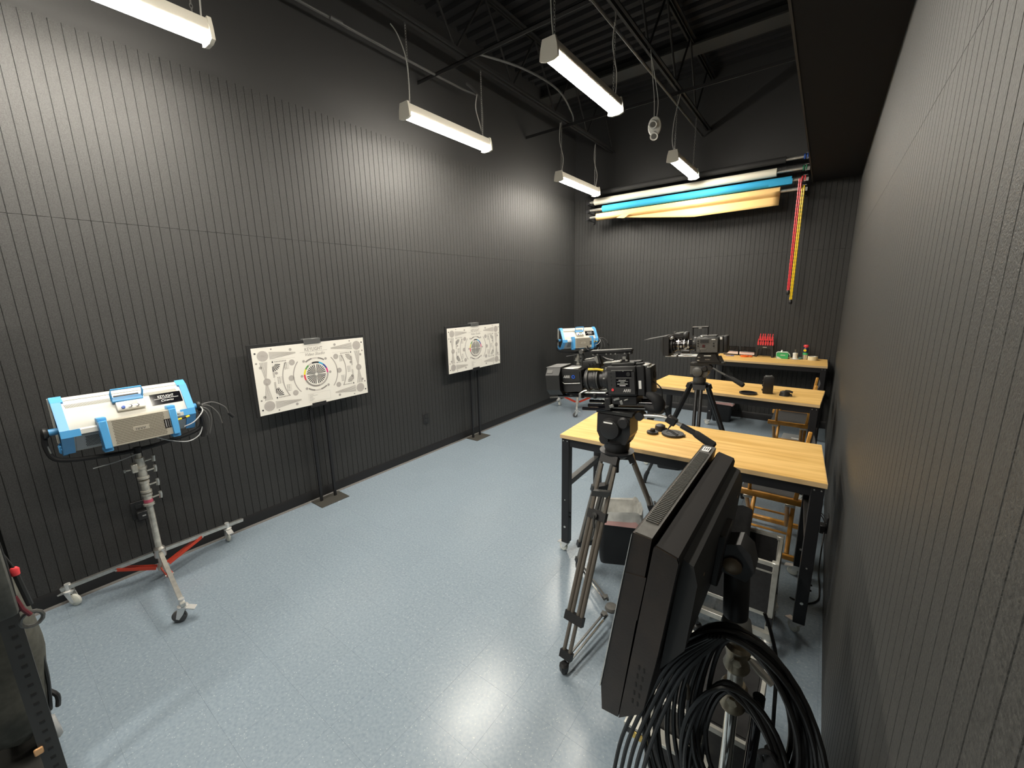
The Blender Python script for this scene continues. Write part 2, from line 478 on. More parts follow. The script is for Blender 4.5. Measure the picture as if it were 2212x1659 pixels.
WEB = [G().cyl((0, 0, 3.87), (0, 0.42, ZC-0.08), 0.011, n=8).mesh('web_up', CEILP),
       G().cyl((0, 0, ZC-0.08), (0, 0.42, 3.87), 0.011, n=8).mesh('web_down', CEILP)]
joist(-2.83, 'black open web ceiling joist above the left row of tube lights')
joist(-1.49, 'black open web ceiling joist above the right row of tube lights', 0.2)
# bridging angles across the joists
for y, x0b, x1b in ((1.05, XL, -0.27), (3.17, XL, -0.27), (5.05, XL, -0.27)):
    tag(G().bx(x0b, x1b, y-0.003, y+0.03, 3.849, 3.855).bx(x0b, x1b, y-0.003, y+0.003, 3.822, 3.855).obj('bridging_bar', CEILP),
        {1.05: 'thin black bridging angle crossing the joists nearest the camera',
         3.17: 'thin black bridging angle crossing the joists above the middle tube lights',
         5.05: 'thin black bridging angle crossing the joists nearest the back wall'}[y], 'bracing')
# conduits
tag(G().tube([(-3.22, YF, 3.84), (-3.23, 3.25, 3.84), (-3.05, 3.42, 3.80), (-2.90, 3.44, 3.6), (-2.88, 3.43, 3.30)], 0.012, smooth=6)
    .cyl((-3.226, 2.1, 3.84), (-3.226, 2.2, 3.84), 0.017).obj('conduit', mat('painted_conduit', (0.07, 0.07, 0.068), 0.5)),
    'painted conduit along the left wall ceiling dropping to the middle left tube light', 'conduit')
tag(G().tube([(-1.56, YF, 3.80), (-1.56, 6.44, 3.80)], 0.013).cyl((-1.56, 3.0, 3.80), (-1.56, 3.1, 3.80), 0.018)
    .obj('conduit', MATS['painted_conduit']), 'straight black conduit running lengthwise beside the right joist', 'conduit')
tag(G().tube([(-2.72, 3.17, 3.86), (-2.5, 3.6, 3.83), (-2.42, 4.1, 3.80), (-2.62, 4.75, 3.84), (-2.76, 5.05, 3.87)], 0.010, smooth=6)
    .obj('ceiling_cable', MATS['painted_conduit']), 'black flexible cable sagging between the joists over the back tube lights', 'cable')

# ------------------------------------------------------------------ tube light fixtures
def chain_mesh(g, p0, p1, link=0.026, m=0):
    p0, p1 = Vector(p0), Vector(p1); L = (p1-p0).length; n = max(2, int(L/(link*0.72))); d = (p1-p0)/L
    for i in range(n):
        c = p0 + d*L*(i+0.5)/n
        a = (X if i % 2 else Y)
        pts = [c + d*math.cos(t)*link/2 + a*math.sin(t)*link*0.26 for t in [k*PI/4 for k in range(8)]]
        g.tube(pts, 0.0017, n=4, m=m, closed=True)
def fixture(x, y0, y1, z, label, far_cord, near_cord, ztop=3.86, group='linear tube lights hung on chains'):
    L = y1-y0
    t = thing('tube_light', label, 'ceiling light', (x, (y0+y1)/2, z), group=group)
    h = L/2
    g = G(); g.prism([(-0.052, 0.0), (-0.056, 0.03), (-0.040, 0.075), (0.040, 0.075), (0.056, 0.03), (0.052, 0.0)], (0, 0, 0), X, Z, Y, -h+0.018, h-0.018)
    g.obj('housing', HOUS, t)
    g = G(); arc = [(0.056*math.cos(a), 0.004-0.036*math.sin(a)) for a in [k*PI/10 for k in range(11)]]
    g.prism(arc, (0, 0, 0), X, Z, Y, -h+0.018, h-0.018); g.obj('diffuser', DIFF, t)
    for s in (-1, 1):
        g = G(); e = [(-0.066, -0.028), (-0.062, 0.012), (-0.058, 0.04), (-0.046, 0.085), (0.046, 0.085), (0.058, 0.04), (0.062, 0.012), (0.066, -0.028), (0.030, -0.040), (-0.030, -0.040)]
        a, b = sorted((s*(h-0.02), s*h)); g.prism(e, (0, 0, 0), X, Z, Y, a, b)
        g.obj('end_cap', HOUS, t)
        g = G(); yy = s*(h-0.07)
        chain_mesh(g, (0, yy, 0.075), (0, yy + s*0.0, ztop-z))
        g.obj('chain', CHAIN, t)
    if near_cord: G().tube([(p[0], -h+0.06+p[1], p[2]) for p in near_cord], 0.0045, smooth=6).obj('power_cord', CORD, t)
    if far_cord: G().tube([(p[0], h-0.06+p[1], p[2]) for p in far_cord], 0.0045, smooth=6).obj('power_cord', CORD, t)
    return t
LZ = 3.2
cordN = [(0.0, 0, 0.08), (0.025, -0.01, 0.20), (-0.005, -0.0, 0.42), (-0.05, -0.03, 0.58), (-0.10, -0.05, 0.66)]
cordF = [(0.0, 0.02, 0.08), (0.02, 0.02, 0.25), (-0.02, 0.0, 0.45), (0.0, -0.02, 0.64)]
fixture(-2.87, 0.02, 1.12, LZ-0.03, 'tube light nearest the camera above the blue panel light, cropped by the photo top', [(0, 0.03, 0.08), (0.02, 0.03, 0.3), (-0.01, 0, 0.65)], None)
fixture(-2.87, 2.45, 3.49, LZ, 'glowing tube light in the left row, hung above the first test chart', [(0, 0, 0.08), (-0.03, -0.01, 0.2), (-0.06, -0.03, 0.35), (-0.02, -0.05, 0.45)], cordN)
fixture(-2.87, 4.88, 5.98, LZ, 'glowing tube light at the far end of the left row, by the corner', cordF, cordF)
fixture(-1.52, 2.46, 3.50, LZ, 'large glowing tube light in the right row, centre top of the photo', [(0, 0.03, 0.08), (0.01, 0.02, 0.25), (-0.02, 0, 0.45), (0, 0, 0.64)], [(0, 0, 0.08), (-0.02, 0, 0.35), (0.0, 0, 0.65)])
fixture(-1.52, 5.04, 5.98, LZ, 'glowing tube light in front of the backdrop rolls, right row', None, [(0, 0, 0.08), (-0.03, 0, 0.2), (-0.02, 0, 0.4), (0.03, 0, 0.64)])
fixture(-1.52, 0.02, 1.12, LZ, 'tube light of the right row overhead of the camera, out of view', cordF, cordN)
fixture(-2.87, -1.95, -0.9, LZ, 'tube light of the left row behind the camera, out of view', cordF, cordN)
fixture(-1.52, -1.95, -0.9, LZ, 'tube light of the right row behind the camera, out of view', cordF, cordN)

# twin head emergency light on cords
t = thing('emergency_light', 'white oval twin head emergency light hanging between the right row tube lights', 'emergency light', (-1.41, 4.1, 3.21))
g = G(); g.lathe([(0, -0.035), (0.05, -0.033), (0.074, -0.018), (0.078, 0.0), (0.070, 0.02), (0.0, 0.03)], (0, 0, 0.02), (0.35, -1, 0), n=28)
g.xform(Matrix.Translation((0, 0, 0.02)) @ Matrix.Diagonal((0.92, 0.92, 1.35, 1)) @ Matrix.Translation((0, 0, -0.02)))
g.obj('body', WHITE, t)
for k, (dz, dx) in enumerate(((0.03, -0.005), (-0.095, 0.012))):
    hd = G().lathe([(0.0, -0.02), (0.030, -0.015), (0.040, 0.03), (0.044, 0.045), (0.040, 0.05), (0.036, 0.046), (0.0, 0.040)], (dx, -0.035, dz+0.02), (0.2, -0.75, -0.65), n=20).obj('lamp_head', WHITE, t)
    G().lathe([(0, 0), (0.034, 0.0), (0.028, 0.006), (0, 0.008)], Vector((dx, -0.035, dz+0.02)) + Vector((0.2, -0.75, -0.65)).normalized()*0.041, (0.2, -0.75, -0.65), n=16).obj('lens', GREY, hd)
G().tube([(-0.01, 0, 0.12), (-0.018, 0, 0.3), (-0.05, 0.0, 0.55), (-0.085, 0, 0.825)], 0.004, smooth=5).tube([(0.02, 0, 0.12), (0.028, 0, 0.25), (-0.0, 0.0, 0.42), (-0.085, 0, 0.80)], 0.004, smooth=5).obj('suspension_cord', CORD, t)
D.objects['emergency_light'].scale = (0.8, 0.8, 0.8)

# ------------------------------------------------------------------ work tables
CASTER_ME = {}
def caster(parent, loc, rz=0.0, s=1.22, brake=True, wheel=CLEARW):
    """swivel caster: plate, fork, wheel, brake pedal; loc = point under the leg (wheel rests at z=0)"""
    key = ('c', s, brake, wheel.name)
    if key not in CASTER_ME:
        R = 0.025*s
        f = G(); f.cyl((0, 0, 0.068*s), (0, 0, 0.078*s), 0.016*s, n=14); f.cyl((0, 0, 0.056*s), (0, 0, 0.068*s), 0.020*s, n=14)
        for q in (-1, 1):
            f.prism([(-0.018, 0.058), (0.018, 0.058), (0.028, 0.022), (0.012, 0.018)], (0, q*0.0135*s, 0), X*s, Z*s, Y, -0.0012, 0.0012)
        if brake: f.prism([(0.0, 0.050), (0.055, 0.038), (0.057, 0.044), (0.0, 0.058)], (0, 0, 0), X*s, Z*s, Y*s, -0.014, 0.014)
        f.cyl((0.020*s, -0.016*s, R), (0.020*s, 0.016*s, R), 0.005*s, n=10)
        wg = G(); wg.lathe([(0.0, -0.011*s), (R*0.8, -0.011*s), (R, -0.007*s), (R, 0.007*s), (R*0.8, 0.011*s), (0, 0.011*s)], (0.020*s, 0, R), Y, n=20)
        CASTER_ME[key] = (f.mesh('caster_fork', ZINC), wg.mesh('caster_wheel', wheel))
    a, b = CASTER_ME[key]
    o = D.objects.new('caster', a); COL.objects.link(o); o.parent = parent; o.location = loc; o.rotation_euler = (0, 0, rz)
    q = D.objects.new('wheel', b); COL.objects.link(q); q.parent = o
    return o
def work_table(x0, x1, y0, y1, h, label, rz=0.0, group='wood topped work tables'):
    cx, cy = (x0+x1)/2, (y0+y1)/2; W, Dp = x1-x0, y1-y0
    t = thing('work_table', label, 'table', (cx, cy, 0), (0, 0, rz), group=group)
    tp = G().box((0, 0, h-0.0135), (W, Dp, 0.025), bev=0.002).obj('tabletop', WOOD, t)
    G().bx(-W/2-0.0012, W/2+0.0012, -Dp/2-0.0012, Dp/2+0.0012, h-0.0255, h-0.0025).obj('edge_band', WOODE, tp)
    ix, iy = W/2-0.032, Dp/2-0.035
    for sx in (-1, 1):
        for sy in (-1, 1):
            lx, ly = sx*ix, sy*iy
            g = G(); g.box((lx, ly, (h-0.027+0.078)/2), (0.052, 0.052, h-0.027-0.078), bev=0.002)
            leg = g.obj('leg', BLK, t)
            b = G()
            for dx, zz, rr_ in ((-0.014, h-0.045, 0.0035), (0.014, h-0.045, 0.0035), (0, 0.40, 0.004), (0, 0.20, 0.0075)):
                G().cyl((lx+dx, ly-0.0255, zz), (lx+dx, ly-0.0285, zz), rr_, n=12).obj('bolt', ALU, leg)
            for zz in (0.27, 0.30): G().cyl((lx+0.026, ly, zz), (lx+0.034, ly, zz), 0.005, n=8).obj('adjusting_screw', BLKM, leg)
            caster(t, (lx, ly, 0), rz=(PI if sx < 0 else 2.6) + sy*0.3)
    z1 = h-0.027
    G().bx(-ix, ix, -iy-0.020, -iy+0.018, z1-0.055, z1, bev=0.001).obj('apron', BLK, t)
    G().bx(-ix, ix, iy-0.018, iy+0.020, z1-0.055, z1, bev=0.001).obj('apron', BLK, t)
    for sx in (-1, 1):
        G().bx(sx*ix-0.019, sx*ix+0.019, -iy, iy, z1-0.055, z1, bev=0.001).obj('apron', BLK, t)
        G().bx(sx*ix-0.020, sx*ix+0.020, -iy, iy, 0.49, 0.53, bev=0.001).obj('side_stretcher', mat('dark_grey_stretcher', (0.06, 0.062, 0.062), 0.4), t)
    return t
TH = 0.864
T1 = work_table(-1.310, 0.088, 2.268, 2.876, TH, 'nearest wood topped work table on casters, behind the big tripod camera', 0.046)
T2 = work_table(-1.320, 0.070, 3.995, 4.60, TH, 'middle wood topped work table with a lone black battery on it', -0.05)
T3 = work_table(-1.120, 0.100, 5.82, 6.42, 0.903, 'back work table with red clamps and a green box, against the wall')

# things on the near table
def disc_cap(loc, r, label, cat='lens cap', knob=False, rot=0, dome=False):
    t = thing('lens_cap', label, cat, loc, (0, 0, rot))
    if dome:
        G().lathe([(0, 0.055*0.8), (r*0.45, 0.052*0.8), (r*0.85, 0.034), (r, 0.006), (r*1.04, 0.0), (0, 0)], n=28).obj('cup', BLKP, t)
        G().prism([(r*0.9, 0), (r*1.35, 0.0), (r*1.3, 0.012), (r*0.9, 0.02)], (0, 0, 0), X, Z, Y, -0.018, 0.018).obj('tab', BLKP, t)
    else:
        G().lathe([(0, 0), (r*0.97, 0.0), (r, 0.004), (r, 0.011), (r*0.97, 0.014), (r*0.60, 0.014), (r*0.58, 0.0115), (r*0.52, 0.0115), (r*0.50, 0.014), (0, 0.014)], n=40).obj('disc', DGREY if not knob else BLKP, t)
        if knob:
            G().lathe([(0, 0.014), (r*0.42, 0.014), (r*0.40, 0.03), (r*0.30, 0.033), (0, 0.033)], n=20).obj('knob', BLKP, t)
        else:
            G().box((r*0.95, 0, 0.007), (0.02, 0.03, 0.010), bev=0.002).obj('pull_tab', BLKP, t)
    return t
disc_cap((-0.690, 2.615, TH), 0.068, 'wide flat round black cap with a ring groove, right of the small caps')
disc_cap((-0.806, 2.575, TH), 0.036, 'small flat black cap with a centre knob on the near table', knob=True, rot=2.6)
disc_cap((-0.785, 2.665, TH), 0.036, 'domed black eyecup behind the small cap on the near table', cat='eyecup', dome=True)
# things on the middle table
t = thing('filter_ring', 'thin black filter ring lying on the middle table left of the battery', 'filter ring', (-0.462, 4.10, TH))
G().ring((0, 0, 0), Z, 0.058, 0.070, 0.012, 40).obj('rim', BLKP, t)
G().lathe([(0, 0), (0.058, 0), (0.058, 0.005), (0, 0.005)], n=32).obj('glass', BLKG, t)
t = thing('battery', 'upright black camera battery block on the middle table', 'battery', (-0.325, 4.20, TH), (0, 0, 0.12))
G().box((0, 0, 0.075), (0.078, 0.065, 0.148), bev=0.006, seg=2).obj('body', BLKP, t)
G().box((0, 0, 0.152), (0.060, 0.048, 0.010), bev=0.003).box((0.018, 0.0, 0.158), (0.012, 0.03, 0.008), bev=0.002).obj('terminal_plate', GREY, t)
for k in range(3): G().box((-0.042, -0.008, 0.03+0.04*k), (0.010, 0.024, 0.014), bev=0.002).obj('lug', BLKP, t)
t = disc_cap((-0.195, 4.175, TH), 0.040, 'black domed cup with an open jaw, right of the battery', cat='eyecup', dome=True)
G().prism([(0.0, 0.040), (0.055, 0.030), (0.058, 0.038), (0.03, 0.048), (0, 0.047)], (0, 0, 0), X, Z, Y, -0.02, 0.02).obj('lip', BLKP, t)

# things on the back table
H3 = 0.903
def tray(x, y, rz, label):
    t = thing('clamp_tray', label, 'tray', (x, y, H3), (0, 0, rz), group='black trays of clips with pink label strips')
    G().box((0, 0, 0.030), (0.185, 0.085, 0.060), bev=0.004).obj('body', BLKP, t)
    lb = G().box((0, -0.0445, 0.035), (0.178, 0.003, 0.034), bev=0.0005).obj('label_strip', mat('pale_pink_label', (0.85, 0.74, 0.70), 0.6), t)
    g = G()
    for k in range(14): g.box((-0.068+k*0.0118, -0.0465, 0.045), (0.007, 0.001, 0.010))
    g.obj('label_print', mat('dark_red_print', (0.35, 0.16, 0.14), 0.7), lb)
    for k in range(11):
        xx = -0.078+k*0.0156
        g = G(); g.prism([(-0.0035, 0.06), (0.0035, 0.06), (0.0045, 0.108), (-0.0005, 0.120), (-0.0045, 0.105)], (xx, 0.0, 0), X, Z, Y, -0.026, 0.026)
        g.obj('clip', BLKP, t)
    return t
tray(-0.965, 6.345, -0.03, 'black clip tray with pink strip, the left of the two on the back table')
tray(-0.770, 6.335, -0.03, 'black clip tray with pink strip, beside the red clamp rack')
# red clamp rack
t = thing('clamp_rack', 'black rack frame holding two rows of red spring clamps on the back table', 'rack', (-0.567, 6.31, H3), (0, 0, -0.06))
g = G()
g.prism([(-0.105, 0), (-0.082, 0), (-0.070, 0.10), (-0.055, 0.115), (0.055, 0.115), (0.070, 0.10), (0.082, 0), (0.105, 0), (0.092, 0.155), (-0.092, 0.155)], (0, 0, 0), X, Z, Y, -0.045, -0.033)
g.prism([(-0.105, 0), (-0.082, 0), (-0.070, 0.10), (-0.055, 0.115), (0.055, 0.115), (0.070, 0.10), (0.082, 0), (0.105, 0), (0.092, 0.155), (-0.092, 0.155)], (0, 0, 0), X, Z, Y, 0.033, 0.045)
g.bx(-0.085, 0.085, -0.035, 0.035, 0.118, 0.150)
g.obj('frame', BLKP, t)
G().box((0, -0.0465, 0.130), (0.045, 0.002, 0.010)).obj('label_plate', ALU, t)
CL = G()
CL.prism([(-0.008, 0.0), (0.008, 0.0), (0.010, 0.045), (0.004, 0.055), (0.006, 0.085), (-0.003, 0.09), (-0.006, 0.055), (-0.010, 0.045)], (0, 0, 0), X, Z, Y, -0.010, 0.010)
clme = CL.mesh('spring_clamp', REDP)
for row, (yy, zz, n) in enumerate(((-0.028, 0.150, 7), (0.006, 0.215, 6))):
    for k in range(n):
        o = D.objects.new('spring_clamp', clme); COL.objects.link(o)
        xx = (k-(n-1)/2)*0.027
        o.matrix_world = Matrix.Translation((-0.567+xx, 6.31+yy, H3+zz-0.0)) @ Matrix.Rotation(0.05*((k % 2)-0.5), 4, 'Y')
        od = ('leftmost', 'second from the left', 'third from the left', 'fourth from the left', 'fifth from the left', 'sixth from the left', 'rightmost')
        tag(o, 'red spring clamp, %s in the %s row of the rack' % (od[k] if k < n-1 else 'rightmost', 'lower front' if row == 0 else 'upper'), 'clamp', 'red spring clamps on the rack')
for k in range(6):   # posts that carry the upper row
    G().cyl(((k-2.5)*0.027, 0.006, 0.148), ((k-2.5)*0.027, 0.006, 0.222), 0.003, n=6).obj('peg', BLKM, t)
# orange cable ties / tape coils
t = thing('orange_ring_clip', 'orange plastic ring clips lying before the clip tray', 'clip', (-0.785, 6.20, H3))
G().ring((0, 0, 0), Z, 0.030, 0.048, 0.018, 28).obj('ring', ORANGE, t)
G().ring((0.055, 0.03, 0), Z, 0.020, 0.036, 0.014, 24).obj('ring', ORANGE, t)
t = thing('blue_strap', 'small flat blue strap lying at the left of the back table', 'strap', (-0.96, 6.20, H3))
G().tube([(-0.05, 0.0, 0.004), (-0.02, -0.015, 0.004), (0.02, -0.012, 0.004), (0.05, 0.01, 0.004), (0.01, 0.02, 0.004)], 0.0038, smooth=5).obj('webbing', BLUED, t)
t = thing('tissue_box', 'green and white wipes box with its lid ajar', 'box', (-0.368, 6.27, H3), (0, 0, 0.06))
G().prism([(-0.062, 0), (0.062, 0), (0.064, 0.062), (0.050, 0.074), (-0.050, 0.074), (-0.064, 0.062)], (0, 0, 0), X, Z, Y, -0.04, 0.04).obj('carton', GREEN, t)
G().prism([(-0.066, 0.0), (-0.062, -0.001), (-0.066, 0.066), (-0.050, 0.078), (0.052, 0.078), (0.078, 0.052), (0.082, 0.02), (0.086, 0.02), (0.082, 0.056), (0.054, 0.083), (-0.052, 0.083), (-0.070, 0.068)], (0, 0, 0), X, Z, Y, -0.041, 0.041).obj('sleeve', mat('pale_green_plastic', (0.65, 0.85, 0.68), 0.4), t)
G().prism([(-0.058, 0), (-0.005, 0), (-0.058, 0.03)], (0, 0, 0), X, Z, Y, -0.0415, -0.040).box((0.005, -0.0412, 0.045), (0.05, 0.001, 0.008)).obj('printed_panel', WHITE, t)
G().lathe([(0, 0), (0.014, 0), (0.008, 0.02), (0, 0.026)], (-0.01, 0, 0.082), Z, n=12).obj('tuft', WHITE, t)
t = thing('pump_bottle', 'small white bottle with grey cap on a white dish', 'bottle', (-0.232, 6.265, H3+0.006))
G().lathe([(0, 0), (0.024, 0), (0.026, 0.01), (0.024, 0.045), (0.027, 0.055), (0.026, 0.072), (0.010, 0.076), (0, 0.076)], n=24).obj('bottle_body', WHITE, t)
G().lathe([(0, 0.076), (0.008, 0.076), (0.010, 0.09), (0.013, 0.098), (0.012, 0.115), (0, 0.118)], n=16).obj('cap', GREY, t)
tag(G().lathe([(0, 0), (0.045, 0), (0.052, 0.005), (0.045, 0.006), (0, 0.0055)], (-0.236, 6.25, H3), Z, n=30).obj('dish', WHITE), 'thin white dish under the small pump bottle', 'dish')
tag(G().lathe([(0, 0), (0.020, 0), (0.022, 0.012), (0.018, 0.026), (0, 0.028)], (-0.178, 6.29, H3), Z, n=20).obj('jar', mat('teal_jar', (0.12, 0.25, 0.22), 0.3)), 'tiny teal jar between the white bottle and the spray can', 'jar')
t = thing('spray_can', 'spray can with red cap and yellow green label on the back table', 'spray can', (-0.130, 6.30, H3))
G().lathe([(0, 0), (0.027, 0), (0.028, 0.004), (0.028, 0.060)], n=24).obj('lower_can', ALU, t)
G().lathe([(0.0283, 0.060), (0.0283, 0.085), (0, 0.085)], n=24).obj('green_label', GREEN, t)
G().lathe([(0, 0.085), (0.0283, 0.085), (0.0283, 0.135), (0.022, 0.145), (0, 0.145)], n=24).obj('dark_label', mat('dark_blue_label', (0.02, 0.03, 0.08), 0.35), t)
G().lathe([(0, -0.001), (0.016, -0.001), (0.016, 0.002), (0, 0.002)], (-0.008, -0.0275, 0.115), (-0.15, -1, 0), n=20).obj('logo_disc', YEL, t)
G().lathe([(0, 0.145), (0.016, 0.145), (0.016, 0.156), (0.027, 0.158), (0.028, 0.172), (0.022, 0.182), (0, 0.184)], n=24).obj('cap', REDP, t)
t = thing('tape_roll', 'roll of cream masking tape at the right end of the back table', 'tape', (-0.050, 6.275, H3))
G().ring((0, 0, 0), Z, 0.038, 0.050, 0.045, 36).obj('tape', mat('masking_tape', (0.78, 0.70, 0.46), 0.6), t)
G().ring((0, 0, 0.0), Z, 0.036, 0.0385, 0.045, 36).obj('core', WHITE, t)

# ------------------------------------------------------------------ director chairs
def director_chair(yn, label, bh=0.0):
    """near side frame at y=yn, faces -X, seat spans to yn+0.46"""
    t = thing('director_chair', label, 'chair', (-0.13, yn+0.23, 0), group='folding wooden director chairs')
    F, B_ = -0.195, 0.140            # front and back x of the frames
    for s in (-1, 1):
        yy = s*0.23
        G().box(((F+B_)/2, yy, 0.445), (B_-F+0.03, 0.032, 0.040), bev=0.006, seg=2).obj('seat_rail', CHW, t)
        G().tube([(F-0.045, yy, 0.628), (F, yy, 0.632), (B_+0.01, yy, 0.625)], [0.010, 0.015, 0.015], n=10).box(((F+B_)/2, yy, 0.636), (B_-F+0.05, 0.042, 0.012), bev=0.004).obj('armrest', CHW, t)
        G().cyl((F+0.055, yy, 0.46), (F+0.055, yy, 0.63), 0.011, n=10).obj('arm_post', CHW, t)
        G().box((B_-0.01, yy, 0.655-bh/2), (0.024, 0.024, 0.41-bh), bev=0.004, rot=(0, 0.10, 0)).obj('back_post', CHW, t)
        G().box(((F+B_)/2, yy, 0.055), (B_-F+0.03, 0.032, 0.030), bev=0.005).obj('foot_rail', CHW, t)
        for xx in (F+0.05, B_-0.05):
            G().box((xx, yy, 0.418), (0.055, 0.038, 0.018), bev=0.002).obj('hinge_bracket', ALU, t)
    for xx, off in ((F+0.05, 0.0), (B_-0.05, 0.0)):
        for s in (-1, 1):
            G().tube([(xx+s*0.014, s*0.20, 0.415), (xx+s*0.014, -s*0.20, 0.06)], 0.0135, n=10).obj('cross_leg', CHW, t)
    for s in (-1, 1):
        G().tube([(F+0.05, s*0.14, 0.17), (B_-0.05, s*0.14, 0.17)], 0.008, n=8).obj('stretcher', CHW, t)
    g = G(); n = 8
    for k in range(n):
        a0, a1 = -0.225+0.45*k/n, -0.225+0.45*(k+1)/n
        z0 = 0.462-0.03*math.sin(PI*k/n); z1 = 0.462-0.03*math.sin(PI*(k+1)/n)
        g.prism([(a0, z0), (a1, z1), (a1, z1+0.004), (a0, z0+0.004)], (0, 0, 0), Y, Z, X, F+0.005, B_-0.03)
    g.obj('seat_canvas', CANV, t)
    g = G()
    for k in range(n):
        a0, a1 = -0.242+0.484*k/n, -0.242+0.484*(k+1)/n
        b0 = 0.012*math.sin(PI*k/n); b1 = 0.012*math.sin(PI*(k+1)/n)
        g.prism([(b0, a0), (b1, a1), (b1+0.004, a1), (b0+0.004, a0)], (B_+0.010, 0, 0.70-bh), X, Y, (0.10, 0, 0.995), -0.02, 0.14)
    g.obj('back_canvas', CANV, t)
    return t
director_chair(2.965, 'folding director chair tucked behind the near table, seen under its top', 0.075)
director_chair(4.80, 'folding director chair seen between the near and the middle table')

# ------------------------------------------------------------------ waste bins
def bin_(x, y, rz, label, liner=True, h=0.40):
    t = thing('waste_bin', label, 'bin', (x, y, 0), (0, 0, rz), group='black waste bins'); t.scale = (0.84, 0.84, 0.95)
    def rr(w, d, r, z, n=5):
        out = []
        for cx, cy, a0 in ((w/2-r, d/2-r, 0), (-w/2+r, d/2-r, PI/2), (-w/2+r, -d/2+r, PI), (w/2-r, -d/2+r, 1.5*PI)):
            for k in range(n+1):
                a = a0+PI/2*k/n; out.append((cx+r*math.cos(a), cy+r*math.sin(a), z))
        return out
    def loft(g, rings, m=0, cap0=False, cap1=False):
        R = [[g.bm.verts.new(p) for p in r] for r in rings]
        for p, q in zip(R, R[1:]):
            for i in range(len(p)):
                f = g.bm.faces.new((p[i], p[(i+1) % len(p)], q[(i+1) % len(p)], q[i])); f.material_index = m
        if cap0: g.bm.faces.new(R[0][::-1])
        if cap1: g.bm.faces.new(R[-1])
    g = G(); loft(g, [rr(0.255, 0.175, 0.035, 0.0), rr(0.27, 0.19, 0.04, 0.03), rr(0.33, 0.24, 0.05, h-0.02), rr(0.345, 0.255, 0.055, h-0.018), rr(0.345, 0.255, 0.055, h), rr(0.325, 0.235, 0.05, h), rr(0.265, 0.185, 0.04, 0.02)], cap0=True, cap1=True)
    g.obj('bin_body', BIN, t)
    if liner:
        def wav(pts, amp, zamp, ph):
            n = len(pts); out = []
            for i, p in enumerate(pts):
                a = math.sin(i*2.1+ph)*amp; s_ = 1+a
                out.append((p[0]*s_, p[1]*s_, p[2]+math.sin(i*1.3+ph)*zamp))
            return out
        g = G(); loft(g, [wav(rr(0.20, 0.13, 0.05, 0.10), 0.05, 0.01, 1), wav(rr(0.27, 0.18, 0.05, 0.26), 0.04, 0.004, 2), wav(rr(0.318, 0.228, 0.05, h+0.004), 0.006, 0.004, 3),
                    wav(rr(0.352, 0.262, 0.055, h+0.014), 0.016, 0.014, 3), wav(rr(0.362, 0.272, 0.055, h-0.055), 0.016, 0.010, 4)])
        lo = g.obj('liner', PLASBAG, t)
        g = G(); loft(g, [wav(rr(0.360, 0.270, 0.055, h-0.048), 0.008, 0.006, 4), wav(rr(0.366, 0.276, 0.055, h-0.085), 0.012, 0.010, 5)])
        g.obj('pink_band', PINK, lo)
    return t
bin_(-0.950, 2.40, 0.45, 'black bin with a clear liner and pink band under the near table')
bin_(-1.11, 4.14, 0.2, 'black bin under the middle table, seen below the near table top', liner=False)
bin_(-0.99, 6.16, 0.1, 'black bin with a white liner behind the far tripod', h=0.345)

